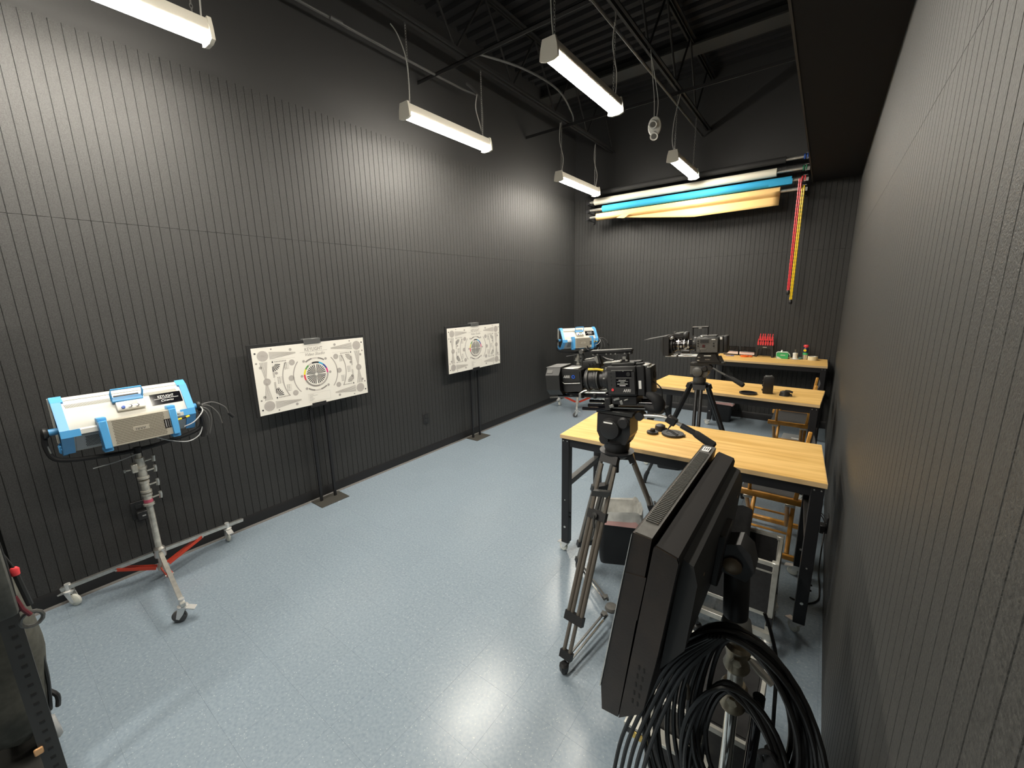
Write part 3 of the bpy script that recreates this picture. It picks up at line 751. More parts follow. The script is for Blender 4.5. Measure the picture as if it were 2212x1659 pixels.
# ------------------------------------------------------------------ test charts on stands
def chart_stand(yc, label, lab2, ztop=1.425):
    t = thing('chart_stand', label, 'stand', (-3.38, yc, 0), group='black twin pole chart stands')
    G().bx(-0.095, 0.102, -0.130, 0.130, 0.0, 0.006, bev=0.001).obj('base_plate', mat('dark_steel_plate', (0.05, 0.048, 0.042), 0.45), t)
    for s in (-1, 1):
        G().bx(-0.032, -0.012, s*0.065-0.010, s*0.065+0.010, 0.006, ztop-0.2).obj('pole', BLK, t)
    g = G(); g.bx(-0.035, 0.022, -0.075, 0.075, 0.868, 0.890, bev=0.002); g.bx(0.014, 0.022, -0.060, 0.060, 0.890, 0.905)
    g.bx(-0.01, 0.0, 0.08, 0.115, 0.884, 0.896); g.obj('lower_clip', BLK, t)
    g = G(); g.bx(-0.035, 0.022, -0.07, 0.07, ztop-0.002, ztop+0.020, bev=0.003); g.bx(0.016, 0.022, -0.07, 0.07, ztop-0.020, ztop); g.bx(-0.03, -0.012, -0.03, 0.03, 1.0, ztop)
    g.obj('upper_clip', mat('brushed_dark_clip', (0.16, 0.165, 0.165), 0.35, metal=0.4), t)
    # chart board
    W, H = 0.965, 0.545; z0 = 0.885
    b = thing('test_chart', lab2, 'test chart', (-3.38, yc, z0), group='printed focus test charts')
    g = G(); g.bx(-0.010, 0.012, -W/2-0.004, W/2+0.002, -0.004, H+0.006, bev=0.001).obj('frame_board', BLKM, b)
    g = G(); g.bx(0.0122, 0.0150, -W/2+0.018, W/2-0.006, 0.006, H-0.020).obj('printed_sheet', PAPER, b)
    pw, ph = W-0.024, H-0.026
    # print, local axes: U = +Y, V = +Z, N = +X
    O = Vector((0.0156, -W/2+0.018, 0.006))
    mats = [CHG, CHM, CHD, CHL, mat('ink_green', (0.10, 0.30, 0.08), 0.7), mat('ink_yellow', (0.85, 0.75, 0.03), 0.7), mat('ink_red', (0.75, 0.05, 0.08), 0.7), mat('ink_cyan', (0.05, 0.42, 0.70), 0.7), mat('ink_navy', (0.03, 0.06, 0.30), 0.7), mat('ink_magenta', (0.72, 0.03, 0.22), 0.7), PAPER]
    q = G()
    def P(a, b_): return (a*pw, b_*ph)
    def poly(pts, m, off=0.0): q.sheet(pts, O, Y, Z, m, off)
    def disc(a, b_, r, m, off=0.0, n=20):
        c = P(a, b_); poly([(c[0]+r*math.cos(2*PI*i/n), c[1]+r*math.sin(2*PI*i/n)) for i in range(n)], m, off)
    def arc(a, b_, r0, r1, t0, t1, m, off=0.0, n=14, sx=1.0):
        c = P(a, b_)
        for i in range(n):
            u, v = t0+(t1-t0)*i/n, t0+(t1-t0)*(i+1)/n
            poly([(c[0]+sx*r0*math.cos(u), c[1]+r0*math.sin(u)), (c[0]+sx*r1*math.cos(u), c[1]+r1*math.sin(u)), (c[0]+sx*r1*math.cos(v), c[1]+r1*math.sin(v)), (c[0]+sx*r0*math.cos(v), c[1]+r0*math.sin(v))], m, off)
    def target(a, b_, r):
        disc(a, b_, r, 3)
        for k in range(4): arc(a, b_, r*(0.2+0.2*k), r*(0.3+0.2*k), 0, 2*PI, 0, 0.0003, 16)
    def star(a, b_, r, n, m=0, t0=0.0, t1=2*PI, r0=0.0):
        c = P(a, b_)
        for k in range(n):
            u = t0+(t1-t0)*k/n; v = u+(t1-t0)/n*0.5
            poly([(c[0]+r0*math.cos(u), c[1]+r0*math.sin(u)), (c[0]+r*math.cos(u), c[1]+r*math.sin(u)), (c[0]+r*math.cos(v), c[1]+r*math.sin(v))] + ([(c[0]+r0*math.cos(v), c[1]+r0*math.sin(v))] if r0 else []), m, 0.0003)
    def fan(a, b_, du, dv, L, w0, w1, n=6, m=0):
        c = P(a, b_); px_, py_ = -dv, du
        for k in range(n):
            s0 = (k-n/2+0.1)/n; s1 = (k-n/2+0.6)/n
            poly([(c[0]+px_*s0*w0, c[1]+py_*s0*w0), (c[0]+px_*s1*w0, c[1]+py_*s1*w0), (c[0]+du*L+px_*s1*w1, c[1]+dv*L+py_*s1*w1), (c[0]+du*L+px_*s0*w1, c[1]+dv*L+py_*s0*w1)], m)
    for a in (0.078, 0.922):
        for b_ in (0.125, 0.875):
            disc(a, b_, 0.040, 3); star(a, b_, 0.040, 22)
            sx = 1 if a < 0.5 else -1; sy = 1 if b_ < 0.5 else -1
            fan(a+sx*0.05, b_, sx, 0, 0.20, 0.062, 0.012); fan(a, b_+sy*0.09, 0, sy, 0.135, 0.062, 0.012)
            star(a+sx*0.062, b_+sy*0.130, 0.060, 6, 1 if a > 0.5 else 2, *((0, PI/2) if sx > 0 and sy > 0 else (PI/2, PI) if sx < 0 and sy > 0 else (PI, 1.5*PI) if sx < 0 else (-PI/2, 0)), r0=0.02)
            for k in range(8): poly([(P(a+sx*(0.085+0.012*k), 0)[0], P(0, b_+sy*0.095)[1]), (P(a+sx*(0.091+0.012*k), 0)[0], P(0, b_+sy*0.095)[1]), (P(a+sx*(0.091+0.012*k), 0)[0], P(0, b_+sy*0.112)[1]), (P(a+sx*(0.085+0.012*k), 0)[0], P(0, b_+sy*0.112)[1])], 1)
            disc(a+sx*0.068, b_+sy*0.103, 0.006, 2, 0.0002, 10)
            for k in range(8):
                bb = b_+sy*(0.19+0.02*k); poly([P(a+sx*0.058, bb), P(a+sx*0.074, bb), P(a+sx*0.074, bb+0.010), P(a+sx*0.058, bb+0.010)], 0)
            disc(a-sx*0.055, b_-sy*0.045, 0.007, 2, 0, 8); disc(a-sx*0.055, b_+sy*0.10, 0.007, 1, 0, 8); disc(a+sx*0.07, b_-sy*0.09, 0.006, 1, 0, 8)
    for a, b_ in ((0.085, 0.49), (0.925, 0.49)): target(a, b_, 0.028)
    for a in (0.30, 0.70):
        for b_, r in ((0.25, 0.023), (0.49, 0.023), (0.73, 0.024)): target(a + (0.02 if b_ == 0.49 and a > .5 else -0.02 if b_ == 0.49 else 0), b_, r)
    for a, b_ in ((0.37, 0.49), (0.40, 0.72), (0.40, 0.28), (0.63, 0.49), (0.60, 0.72), (0.60, 0.28), (0.30, 0.93), (0.70, 0.93), (0.30, 0.07), (0.70, 0.07), (0.05, 0.27), (0.05, 0.71), (0.955, 0.27), (0.955, 0.71), (0.165, 0.36), (0.165, 0.60), (0.845, 0.36), (0.845, 0.60)): disc(a, b_, 0.011, 0)
    for s in (0, 1):
        c0 = PI if s else 0
        arc(0.5, 0.49, 0.185, 0.193, c0-0.72, c0+0.72, 0, n=18); arc(0.5, 0.49, 0.268, 0.276, c0-0.52, c0+0.52, 0, n=18)
        c1 = PI/2 if s else -PI/2
        arc(0.5, 0.49, 0.130, 0.142, c1-0.62, c1-0.2, 1); arc(0.5, 0.49, 0.130, 0.142, c1+0.2, c1+0.62, 1); arc(0.5, 0.49, 0.130, 0.142, c1-0.2, c1+0.2, 3)
    [star(0.5, 0.49, 0.082, 7, 2, PI/2*qq+0.10, PI/2*(qq+1)-0.02, r0=0.012) for qq in range(4)]
    segs = [(0.0, 0.40, 9), (0.40, 0.85, 8), (0.85, 1.25, 7), (1.25, 1.85, 2), (1.85, 2.2, 3), (2.2, 2.6, 4), (2.6, 3.05, 5), (3.05, 3.5, 6), (3.5, 4.9, 1), (4.9, 2*PI, 0)]
    for u, v, m in segs: arc(0.5, 0.49, 0.093, 0.106, u, v, m, 0.0002, n=10)
    for a in (0.235, 0.735, 0.168, 0.805):
        for b_ in ((0.30, 0.64) if a in (0.235, 0.735) else (0.44,)):
            for k in range(5):
                for j in range(3): poly([P(a+j*0.014, b_+k*0.022), P(a+0.009+j*0.014, b_+k*0.022), P(a+0.009+j*0.014, b_+0.010+k*0.022), P(a+j*0.014, b_+0.010+k*0.022)], 1 if j < 2 else 3)
    # credits panel outline and lines
    for (a0, b0, a1, b1) in ((0.405, 0.045, 0.610, 0.048), (0.405, 0.185, 0.610, 0.188), (0.405, 0.045, 0.4065, 0.188), (0.6085, 0.045, 0.610, 0.188),
                             (0.145, 0.20, 0.1465, 0.80), (0.855, 0.20, 0.8565, 0.80), (0.145, 0.80, 0.33, 0.803), (0.67, 0.80, 0.8565, 0.803)):
        poly([P(a0, b0), P(a1, b0), P(a1, b1), P(a0, b1)], 3)
    for k, L in enumerate((0.04, 0.075, 0.03, 0.035, 0.045, 0.032)):
        bb = 0.165-0.019*k; poly([P(0.413, bb), P(0.413+L, bb), P(0.413+L, bb+0.005), P(0.413, bb+0.005)], 0)
    c = P(0.5, 0.875); q.text('KEYLIGHT', O+Y*c[0]+Z*c[1], Y, Z, 0.028, 1, width=0.150)
    poly([P(0.375, 0.860), P(0.625, 0.860), P(0.625, 0.864), P(0.375, 0.864)], 0)
    c = P(0.505, 0.798); q.text('Video Studio', O+Y*c[0]+Z*c[1], Y, Z, 0.024, 1, font_shear=0.4, width=0.165)
    q.obj('chart_print', mats, b, normals=False)
    return t
chart_stand(1.735, 'black twin pole stand holding the nearer test chart by the left wall', 'nearer printed test chart with colour ring, beside the blue panel light')
chart_stand(3.745, 'black twin pole stand holding the farther test chart by the left wall', 'farther printed test chart with colour ring, near the back corner', ztop=1.43)

# ------------------------------------------------------------------ blue and white panel lights
def panel_head(loc, rz, label, tilt=0.0):
    """long axis = local Y, back faces local +X"""
    t = thing('panel_light', label, 'studio light', loc, (0, tilt, rz), group='blue and white soft panel lights')
    L = 0.292
    body = [(-0.085, 0.142), (-0.045, 0.150), (-0.010, 0.128), (0.072, -0.010), (0.078, -0.040), (0.006, -0.138), (-0.02, -0.150), (-0.085, -0.142)]
    G().prism(body, (0, 0, 0), X, Z, Y, -L+0.012, L-0.012).obj('shell', CREAM, t)
    low = [(0.0785, -0.046), (0.0075, -0.141), (0.0065, -0.138), (0.0775, -0.043)]
    G().prism(low, (0, 0, 0), X, Z, Y, -L+0.05, L-0.05).obj('shaded_lower_panel', LGREY, t)  # grey coat paints in the shade on the downward back face
    G().prism([(-0.046, 0.1525), (-0.020, 0.138), (-0.023, 0.134), (-0.049, 0.149)], (0, 0, 0), X, Z, Y, -L+0.03, L-0.03).obj('top_rail', CREAM, t)
    G().bx(-0.087, -0.0845, -L+0.03, L-0.03, -0.128, 0.128).obj('diffuser_panel', mat('panel_diffuser_off', (0.75, 0.75, 0.72), 0.5), t)
    # mid rail
    G().prism([(0.070, -0.006), (0.086, -0.012), (0.088, -0.036), (0.076, -0.042)], (0, 0, 0), X, Z, Y, -L+0.07, L-0.07).obj('mid_rail', WHITE, t)
    # blue end frames (hollow outline) and dark glossy cheeks
    out = [(-0.094, 0.150), (-0.048, 0.160), (-0.004, 0.134), (0.084, -0.006), (0.090, -0.044), (0.014, -0.148), (-0.02, -0.162), (-0.094, -0.152)]
    inn = [(a*0.80-0.002, b*0.84) for a, b in out]
    n = len(out)
    for s in (-1, 1):
        g = G()
        for i in range(n):
            j = (i+1) % n
            g.prism([out[i], out[j], inn[j], inn[i]], (0, 0, 0), X, Z, Y, s*(L-0.014), s*(L+0.004))
        if True:   # flanges that fold onto the back
            for (i, j, w_) in ((2, 3, 0.036), (1, 2, 0.045), (3, 4, 0.075), (4, 5, 0.045)):
                a, b_ = Vector((out[i][0], 0, out[i][1])), Vector((out[j][0], 0, out[j][1]))
                nn = (b_-a).cross(Y).normalized()
                if nn.x < 0: nn = -nn
                y1, y0 = s*(L+0.002), s*(L+0.002-w_)
                p = [a+nn*0.001, b_+nn*0.001]
                v = [p[0]+Y*y0, p[1]+Y*y0, p[1]+Y*y1, p[0]+Y*y1]
                vs = [g.bm.verts.new(x_) for x_ in v] + [g.bm.verts.new(x_-nn*0.010) for x_ in v]
                for fidx in ((0, 1, 2, 3), (7, 6, 5, 4), (0, 4, 5, 1), (1, 5, 6, 2), (2, 6, 7, 3), (3, 7, 4, 0)): g.bm.faces.new([vs[k] for k in fidx])
        g.obj('end_frame', BLUE, t)
        a, b_ = sorted((s*(L-0.012), s*(L-0.004))); G().prism(inn, (0, 0, 0), X, Z, Y, a, b_).obj('end_cheek', mat('smoked_grey_cheek', (0.035, 0.04, 0.042), 0.15), t)
        g = G(); g.bx(-0.096, -0.070, s*(L+0.004)-0.003, s*(L+0.004)+0.005, -0.10, 0.15); g.obj('corner_bumper', CREAM, t)
        G().bx(-0.098, -0.060, s*(L+0.004)-0.006, s*(L+0.004)+0.008, -0.158, -0.115, bev=0.003).obj('lower_bumper', BLUE, t)
        hb = G().cyl((-0.01, s*(L), -0.018), (-0.01, s*(L+0.035), -0.018), 0.018, n=18).obj('pivot_hub', BLUE, t)
        G().lathe([(0, 0), (0.024, 0), (0.030, 0.008), (0.030, 0.018), (0.020, 0.026), (0, 0.028)], (-0.01, s*(L+0.036), -0.018), (0, s, 0), n=20).obj('tilt_knob', DGREY, hb)
    # rows of slots near the top, their shade painted as flat grey quads
    g = G(); u = Vector((0.082, 0, -0.138)).normalized(); nrm = Vector((0.138, 0, 0.082)).normalized()
    for y0, y1 in ((-0.250, -0.062), (0.078, 0.235)):
        y = y0
        while y < y1:
            c = Vector((-0.010, 0, 0.128)) + u*0.012 + nrm*0.0008
            p = [c+Y*y, c+Y*(y+0.0026), c+Y*(y+0.0076)+u*0.022, c+Y*(y+0.005)+u*0.022]
            g.quad([x_ for x_ in p]); y += 0.0055
    o = g.obj('vent_slots', mat('vent_shadow_grey', (0.16, 0.15, 0.12), 0.7), t, normals=False); o['kind'] = 'stuff'
    g = G()
    for r_ in range(8):
        for k in range(10):
            c = Vector((0.0785, 0, -0.046)) + Vector((-0.071, 0, -0.095)).normalized()*(0.014+r_*0.011) + Vector((0.095, 0, -0.071)).normalized()*0.0009
            y = -0.205+k*0.0058+(r_ % 2)*0.0029; v = Vector((-0.071, 0, -0.095)).normalized()
            g.quad([c+Y*y, c+Y*(y+0.004), c+Y*(y+0.004)+v*0.007, c+Y*y+v*0.007])
    o = g.obj('lower_vent', DHOLE, t, normals=False); o['kind'] = 'stuff'
    # control box, knobs, display
    R = Matrix.Rotation(math.atan2(0.082, 0.138), 4, 'Y')     # tilts local frame so +X = panel normal
    cb = G(); cb.box((0.012, 0, 0), (0.024, 0.125, 0.052), bev=0.006, seg=2)
    M = Matrix.Translation((0.030, 0.008, 0.062)) @ Matrix.Rotation(-math.atan2(0.082, 0.138), 4, 'Y')
    cbo = cb.xform(M).obj('control_box', WHITE, t)
    G().box((0.0245, 0.006, 0.011), (0.002, 0.050, 0.018)).xform(M).obj('display', LCD, cbo)
    for k, (yy, mm) in enumerate(((-0.036, BLUED), (-0.005, CHR), (0.026, CHR))):
        G().lathe([(0, 0), (0.009, 0), (0.008, 0.010), (0, 0.011)], (0.024, yy, -0.013), X, n=16).xform(M).obj('dial', mm, cbo)
    G().bx(0.0, 0.020, -0.072, 0.078, -0.036, -0.026).xform(M).box((0.004, -0.068, -0.004), (0.012, 0.012, 0.07)).xform(Matrix()).obj('bezel', BLUE, cbo) if False else None
    M2 = Matrix.Translation((-0.006, 0.003, 0.132)) @ Matrix.Rotation(-math.atan2(0.082, 0.138), 4, 'Y')
    hd = G(); hd.box((0.008, 0, -0.036), (0.022, 0.138, 0.030), bev=0.004)
    hd.tube([(0.010, -0.066, -0.036), (0.040, -0.070, -0.010), (0.055, -0.066, 0.010), (0.055, 0.066, 0.010), (0.040, 0.070, -0.010), (0.010, 0.066, -0.036)], 0.0055, n=8)
    hd.xform(M2).obj('carry_handle', BLUE, t)
    G().box((0.0035, 0, -0.014), (0.006, 0.110, 0.012)).xform(M2).obj('handle_recess', DGREY, t)
    G().tube([(0.03, -0.01, -0.115), (0.055, -0.01, -0.145), (0.055, 0.075, -0.145), (0.03, 0.075, -0.115)], 0.0055, n=8).obj('lower_handle', BLUE, t)
    # sticker
    M3 = Matrix.Translation(Vector((-0.010, 0, 0.128)) + u*0.067 + nrm*0.0014) @ Matrix.Rotation(-math.atan2(0.082, 0.138), 4, 'Y')
    st = G(); st.box((0, 0.178, 0), (0.002, 0.150, 0.070)); st.xform(M3); sto = st.obj('logo_sticker', BLKG, t)
    tx = G(); tx.text('KEYLIGHT', (0.0013, 0.178, 0.006), Y, Z, 0.017, 0, width=0.078)
    tx.sheet([(-0.060, 0.0), (0.060, 0.0), (0.060, 0.002), (-0.060, 0.002)], (0.0013, 0.178, 0.000), Y, Z)
    tx.text('Cinema', (0.0013, 0.178, -0.019), Y, Z, 0.014, 0, font_shear=0.4, width=0.060)
    tx.xform(M3).obj('logo_print', INKW, sto, normals=False)
    # power supply box on the lower back
    M4 = Matrix.Translation((0.105, 0.018, -0.060)) @ Matrix.Rotation(-0.10, 4, 'Y')
    ps = G(); ps.box((0, 0, 0), (0.060, 0.285, 0.150), bev=0.003); pso = ps.xform(M4).obj('power_supply', PERF, t)
    g = G()
    for r_ in range(15):
        for k in range(44):
            yy = -0.118+k*0.00515+(r_ % 2)*0.0025; zz = -0.064+r_*0.0090
            if abs(zz) < 0.012 and abs(yy+0.004) < 0.036: continue
            g.quad([(0.0306, yy, zz), (0.0306, yy+0.0034, zz), (0.0306, yy+0.0034, zz+0.0052), (0.0306, yy, zz+0.0052)])
    o = g.xform(M4).obj('perforation', mat('perforation_shadow', (0.10, 0.085, 0.06), 0.8), pso, normals=False); o['kind'] = 'stuff'
    g = G(); g.box((0.0308, -0.004, 0.0), (0.0012, 0.066, 0.020)); g.xform(M4).obj('name_plate', PERF, pso)
    g = G(); g.text('ARRI', (0.0318, -0.004, 0.0062), -Y, -Z, 0.0135, 0, width=0.044); g.xform(M4).obj('maker_mark', CHD, pso, normals=False)
    g = G(); g.box((0.0306, 0.122, -0.005), (0.0012, 0.036, 0.054)); lo = g.xform(M4).obj('rating_label', BLKG, pso)
    g = G()
    for k in range(3): g.box((0.0314, 0.112+k*0.010, -0.005), (0.0006, 0.0014+0.002*(k == 0), 0.044))
    g.xform(M4).obj('label_print', LGREY, lo)
    for s in (-1, 1):
        g = G(); g.box((0.004, s*0.153, 0), (0.074, 0.034, 0.155), bev=0.003); g.box((-0.004, s*0.153, 0.084), (0.060, 0.040, 0.026), bev=0.006, seg=2)
        g.box((-0.004, s*0.153, -0.084), (0.060, 0.040, 0.026), bev=0.006, seg=2); g.xform(M4).obj('side_bracket', BLUE, t)
    g = G(); g.box((0.1, 0.205, -0.028), (0.004, 0.050, 0.022)); g.obj('model_label', WHITE, t)
    g = G(); g.text('RI', (0.1025, 0.205, -0.034), Y, Z, 0.013, 0); g.obj('model_print', CHD, t, normals=False)
    G().tube([(0.125, 0.185, -0.055), (0.128, 0.210, -0.052)], 0.0065, n=8).obj('connector', YEL, t, 'yellow plug')
    G().tube([(0.13, 0.23, -0.048), (0.125, 0.25, -0.045)], 0.0065, n=8).obj('connector', YEL, t, 'yellow plug')
    g = G(); g.tube([(0.128, 0.208, -0.052), (0.13, 0.232, -0.048)], 0.0055, n=8); g.obj('connector_sleeve', BLKM, t)
    # yoke
    g = G(); y1 = L+0.052
    g.tube([(-0.01, -y1, -0.02), (-0.012, -y1-0.004, -0.10), (-0.005, -y1+0.03, -0.175), (0.0, -0.15, -0.205), (0, 0, -0.215), (0, 0.15, -0.205), (-0.005, y1-0.03, -0.175), (-0.012, y1+0.004, -0.10), (-0.01, y1, -0.02)], 0.0125, n=8, smooth=5)
    yk = g.obj('yoke', BLKM, t)
    G().tube([(-0.01, -y1-0.004, -0.06), (-0.004, -y1+0.005, -0.13)], 0.006, n=8).obj('yoke_scale', ALU, yk)
    G().cyl((0, 0, -0.235), (0, 0, -0.20), 0.020, n=16).obj('yoke_socket', BLKM, yk)
    # cables gathered at the far pivot
    cabs = [[(-0.01, y1-0.01, -0.02), (0.0, y1+0.05, -0.03), (0.02, y1+0.09, -0.09), (0.03, y1+0.10, -0.16)],
            [(-0.01, y1-0.01, -0.02), (0.0, y1+0.07, -0.01), (0.02, y1+0.13, -0.05), (0.02, y1+0.15, -0.10)],
            [(-0.01, y1-0.01, -0.02), (0.02, y1+0.035, -0.05), (0.03, y1+0.045, -0.12), (0.03, y1+0.02, -0.21)],
            [(-0.01, y1-0.01, -0.03), (0.03, y1+0.02, -0.06), (0.03, y1+0.03, -0.14), (0.02, y1+0.005, -0.22)]]
    for cpts in cabs: G().tube(cpts, 0.0042, n=6, smooth=5).obj('cable', mat('grey_black_cable', (0.09, 0.09, 0.088), 0.4), t)
    G().tube([(0.128, 0.215, -0.105), (0.13, 0.27, -0.085), (0.08, y1-0.01, -0.04), (0.0, y1, -0.02)], 0.0035, n=6, smooth=6).obj('cable', LGREY, t)
    G().tube([(0.10, 0.08, -0.14), (0.09, 0.14, -0.18), (0.08, 0.23, -0.215), (0.05, 0.30, -0.20), (0.03, y1-0.01, -0.15)], 0.0035, n=6, smooth=6).obj('cable', LGREY, t)
    G().tube([(0.02, y1-0.005, -0.05), (0.03, y1+0.0, -0.14), (0.03, y1-0.02, -0.22)], 0.013, n=8, smooth=4).obj('cable_bundle', BLKM, t)
    G().tube([(0.02, y1+0.15, -0.10), (0.02, y1+0.175, -0.135)], 0.010, n=8).obj('plug', BLKM, t)
    G().tube([(0.0, 0.02, -0.235), (0.02, -0.10, -0.252), (0.01, -0.20, -0.262)], 0.003, n=6, smooth=5).obj('cable', LGREY, t)
    return t

def combo_stand(cx, cy, ztop, legs, label):
    """legs: list of (dx, dy) directions; red braces"""
    t = thing('combo_stand', label, 'light stand', (cx, cy, 0), group='steel combo stands with red braces')
    col = G(); col.cyl((0, 0, 0.12), (0, 0, ztop-0.33), 0.0175, n=18)
    col.obj('column', STEEL, t)
    z = ztop-0.33
    for k, (r_, dz) in enumerate(((0.0225, 0.0), (0.0215, 0.085), (0.0235, 0.175))):
        c = G(); c.lathe([(0.012, 0), (r_+0.006, 0), (r_+0.006, 0.012), (r_, 0.016), (r_, 0.060), (r_+0.004, 0.064), (r_+0.004, 0.078), (0.012, 0.080)], (0, 0, z+dz), Z, n=20)
        cc = c.obj('collar', STEEL, t)
        if k < 3:
            tt = G(); tt.cyl((0.01, r_-0.002, z+dz+0.045), (0.015, r_+0.032, z+dz+0.050), 0.005, n=8)
            tt.tube([(0.02, r_+0.034, z+dz+0.030), (0.018, r_+0.038, z+dz+0.050), (0.02, r_+0.036, z+dz+0.072)], 0.0085, n=8); tt.obj('tee_knob', ALU, cc)
        if k == 0: G().ring((0, 0, z+0.020), Z, r_, r_+0.0012, 0.020, 20).obj('pink_label', mat('pink_label', (0.55, 0.10, 0.16), 0.5), cc)
    G().cyl((0, 0, z+0.255), (0, 0, ztop-0.02), 0.0235, n=18).box((0.002, -0.032, ztop-0.075), (0.045, 0.030, 0.055), bev=0.004).obj('receiver', STEEL, t)
    tt = G(); tt.cyl((0.01, 0.02, ztop-0.045), (0.015, 0.058, ztop-0.04), 0.005, n=8); tt.tube([(0.018, 0.06, ztop-0.058), (0.018, 0.062, ztop-0.022)], 0.0095, n=8); tt.obj('tee_knob', ALU, t)
    tt = G(); tt.cyl((-0.005, -0.045, ztop-0.085), (-0.01, -0.075, ztop-0.085), 0.004, n=8).cyl((-0.01, -0.075, ztop-0.094), (-0.01, -0.075, ztop-0.076), 0.006, n=8); tt.obj('tee_knob', ALU, t)
    G().cyl((0, 0, ztop-0.02), (0, 0, ztop+0.012), 0.014, n=14).obj('spigot', STEEL, t)
    G().lathe([(0.012, 0), (0.030, 0), (0.032, 0.015), (0.026, 0.045), (0.030, 0.055), (0.022, 0.068), (0.012, 0.07)], (0, 0, 0.175), Z, n=18).obj('upper_hub', ALU, t)
    G().lathe([(0.012, 0), (0.026, 0), (0.028, 0.02), (0.020, 0.034), (0.012, 0.035)], (0, 0, 0.085), Z, n=18).obj('lower_hub', STEEL, t)
    for (dx, dy, L, cpos, crot, wheel) in legs:
        d = Vector((dx, dy, 0)).normalized(); s = Vector((-d.y, d.x, 0))
        a = d*0.028 + Z*0.205; b_ = d*L + Z*0.115
        g = G(); ax = (b_-a).normalized(); up = s.cross(ax).normalized()
        g.prism([(-0.011, -0.011), (0.011, -0.011), (0.011, 0.011), (-0.011, 0.011)], a, s, up, ax, 0, (b_-a).length)
        lg = g.obj('leg', ALU, t)
        for q in (-1, 1):
            m_ = a + ax*((b_-a).length*0.42) + s*q*0.014 - Z*0.008; e = d*0.030 + Z*0.105 + s*q*0.014
            g = G(); bx_ = (m_-e).normalized(); up2 = s.cross(bx_)
            g.prism([(-0.0025, -0.009), (0.0025, -0.009), (0.0025, 0.009), (-0.0025, 0.009)], e, s, up2, bx_, 0, (m_-e).length); g.obj('red_brace', RED, t)
            G().cyl(m_, m_+s*q*0.006, 0.006, n=8).obj('rivet', ALU, lg)
        # caster
        cp = d*cpos
        leg_z = 0.205 + (0.115-0.205)*((cpos-0.028)/(L-0.028))
        k = G(); k.cyl(cp+Z*(leg_z-0.045), cp+Z*(leg_z+0.022), 0.014, n=12); k.lathe([(0, 0), (0.024, 0), (0.026, 0.008), (0.012, 0.014), (0, 0.014)], cp+Z*(leg_z-0.030), Z, n=18)
        cs = k.obj('caster_stem', ZINC, t)
        rz = crot; c_, s_ = Vector((math.cos(rz), math.sin(rz), 0)), Vector((-math.sin(rz), math.cos(rz), 0))
        f = G(); hz = leg_z-0.03
        for q in (-1, 1):
            f.prism([(-0.020, hz), (0.020, hz), (0.036, 0.030), (0.022, 0.022), (0.0, 0.05)], cp+s_*q*0.016, c_, Z, s_, -0.0014, 0.0014)
        f.prism([(0.0, hz), (-0.055, hz-0.022), (-0.060, hz-0.016), (0.0, hz+0.006)], cp, c_, Z, s_, -0.018, 0.018)
        f.obj('caster_fork', ZINC, cs)
        G().lathe([(0, -0.012), (0.014, -0.013), (0.030, -0.010), (0.036, -0.006), (0.036, 0.006), (0.030, 0.010), (0.014, 0.013), (0, 0.012)], cp+c_*0.024+Z*0.036, s_, n=24).obj('wheel', wheel, cs)
    return t
combo_stand(-3.225, 0.520, 0.862, [(-0.18, 0.52, 0.56, 0.44, PI, CLEARW), (-0.19, -0.41, 0.47, 0.44, 0.6, CLEARW), (0.52, -0.04, 0.56, 0.53, -2.2, RUB)], 'steel combo stand with red braces carrying the nearer blue panel light')
panel_head((-3.225, 0.520, 1.108), 0.0, 'nearer blue and white panel light with a logo sticker, at the left')
combo_stand(-2.95, 5.62, 0.862, [(-0.32, 0.0, 0.50, 0.33, PI/2, CLEARW), (0.3, 0.45, 0.50, 0.46, 0.6, CLEARW), (0.25, -0.5, 0.50, 0.46, -2.2, RUB)], 'steel combo stand in the far left corner behind the big camera')
panel_head((-2.95, 5.62, 1.108), -0.62, 'farther blue and white panel light in the back left corner')

# ------------------------------------------------------------------ camera rigs
SQ = mat('soft_quad_side', (0.026, 0.026, 0.027), 0.5)
GLASS = mat('lens_glass', (0.01, 0.012, 0.02), 0.03, coat=0.6)
def rigM(loc, yaw, pitch): return Matrix.Translation(loc) @ Matrix.Rotation(yaw, 4, 'Z') @ Matrix.Rotation(pitch, 4, 'Y')
# rig one: +x lens axis, +y side turned to the photographer, origin at body bottom centre
r1 = thing('cinema_camera', 'big black cinema camera with maker lettering on its lens box, on the near tripod', 'camera', M=rigM((-0.715, 1.868, 1.285), PI+0.08, math.radians(5.5)), group='cinema cameras on tripods')
g = G(); g.box((0.0025, 0.004, 0.070), (0.135, 0.126, 0.140), bev=0.006, seg=2); body = g.obj('camera_body', BLKP, r1)
G().box((0.003, 0.069, 0.062), (0.128, 0.006, 0.108), bev=0.002).obj('side_panel', SQ, r1)
G().box((-0.010, 0.0725, 0.104), (0.072, 0.003, 0.030), bev=0.001).obj('side_display', BLKG, r1)
G().lathe([(0, 0), (0.010, 0), (0.009, 0.004), (0, 0.004)], (-0.034, 0.074, 0.104), Y, n=20).obj('dial', DGREY, r1)
G().box((-0.003, 0.072, 0.1215), (0.100, 0.004, 0.003)).obj('upper_trim_line', ALU, r1)
G().box((-0.012, 0.0725, 0.0865), (0.070, 0.003, 0.002)).obj('lower_trim_line', ALU, r1)
st = G().box((-0.004, 0.0728, 0.063), (0.062, 0.0015, 0.038)).obj('asset_sticker', BLKG, r1)
g = G(); g.text('KEYLIGHT', (-0.004, 0.0738, 0.072), -X, Z, 0.006, 0, width=0.034); g.text('CINEMA', (-0.004, 0.0738, 0.064), -X, Z, 0.003, 0, width=0.020)
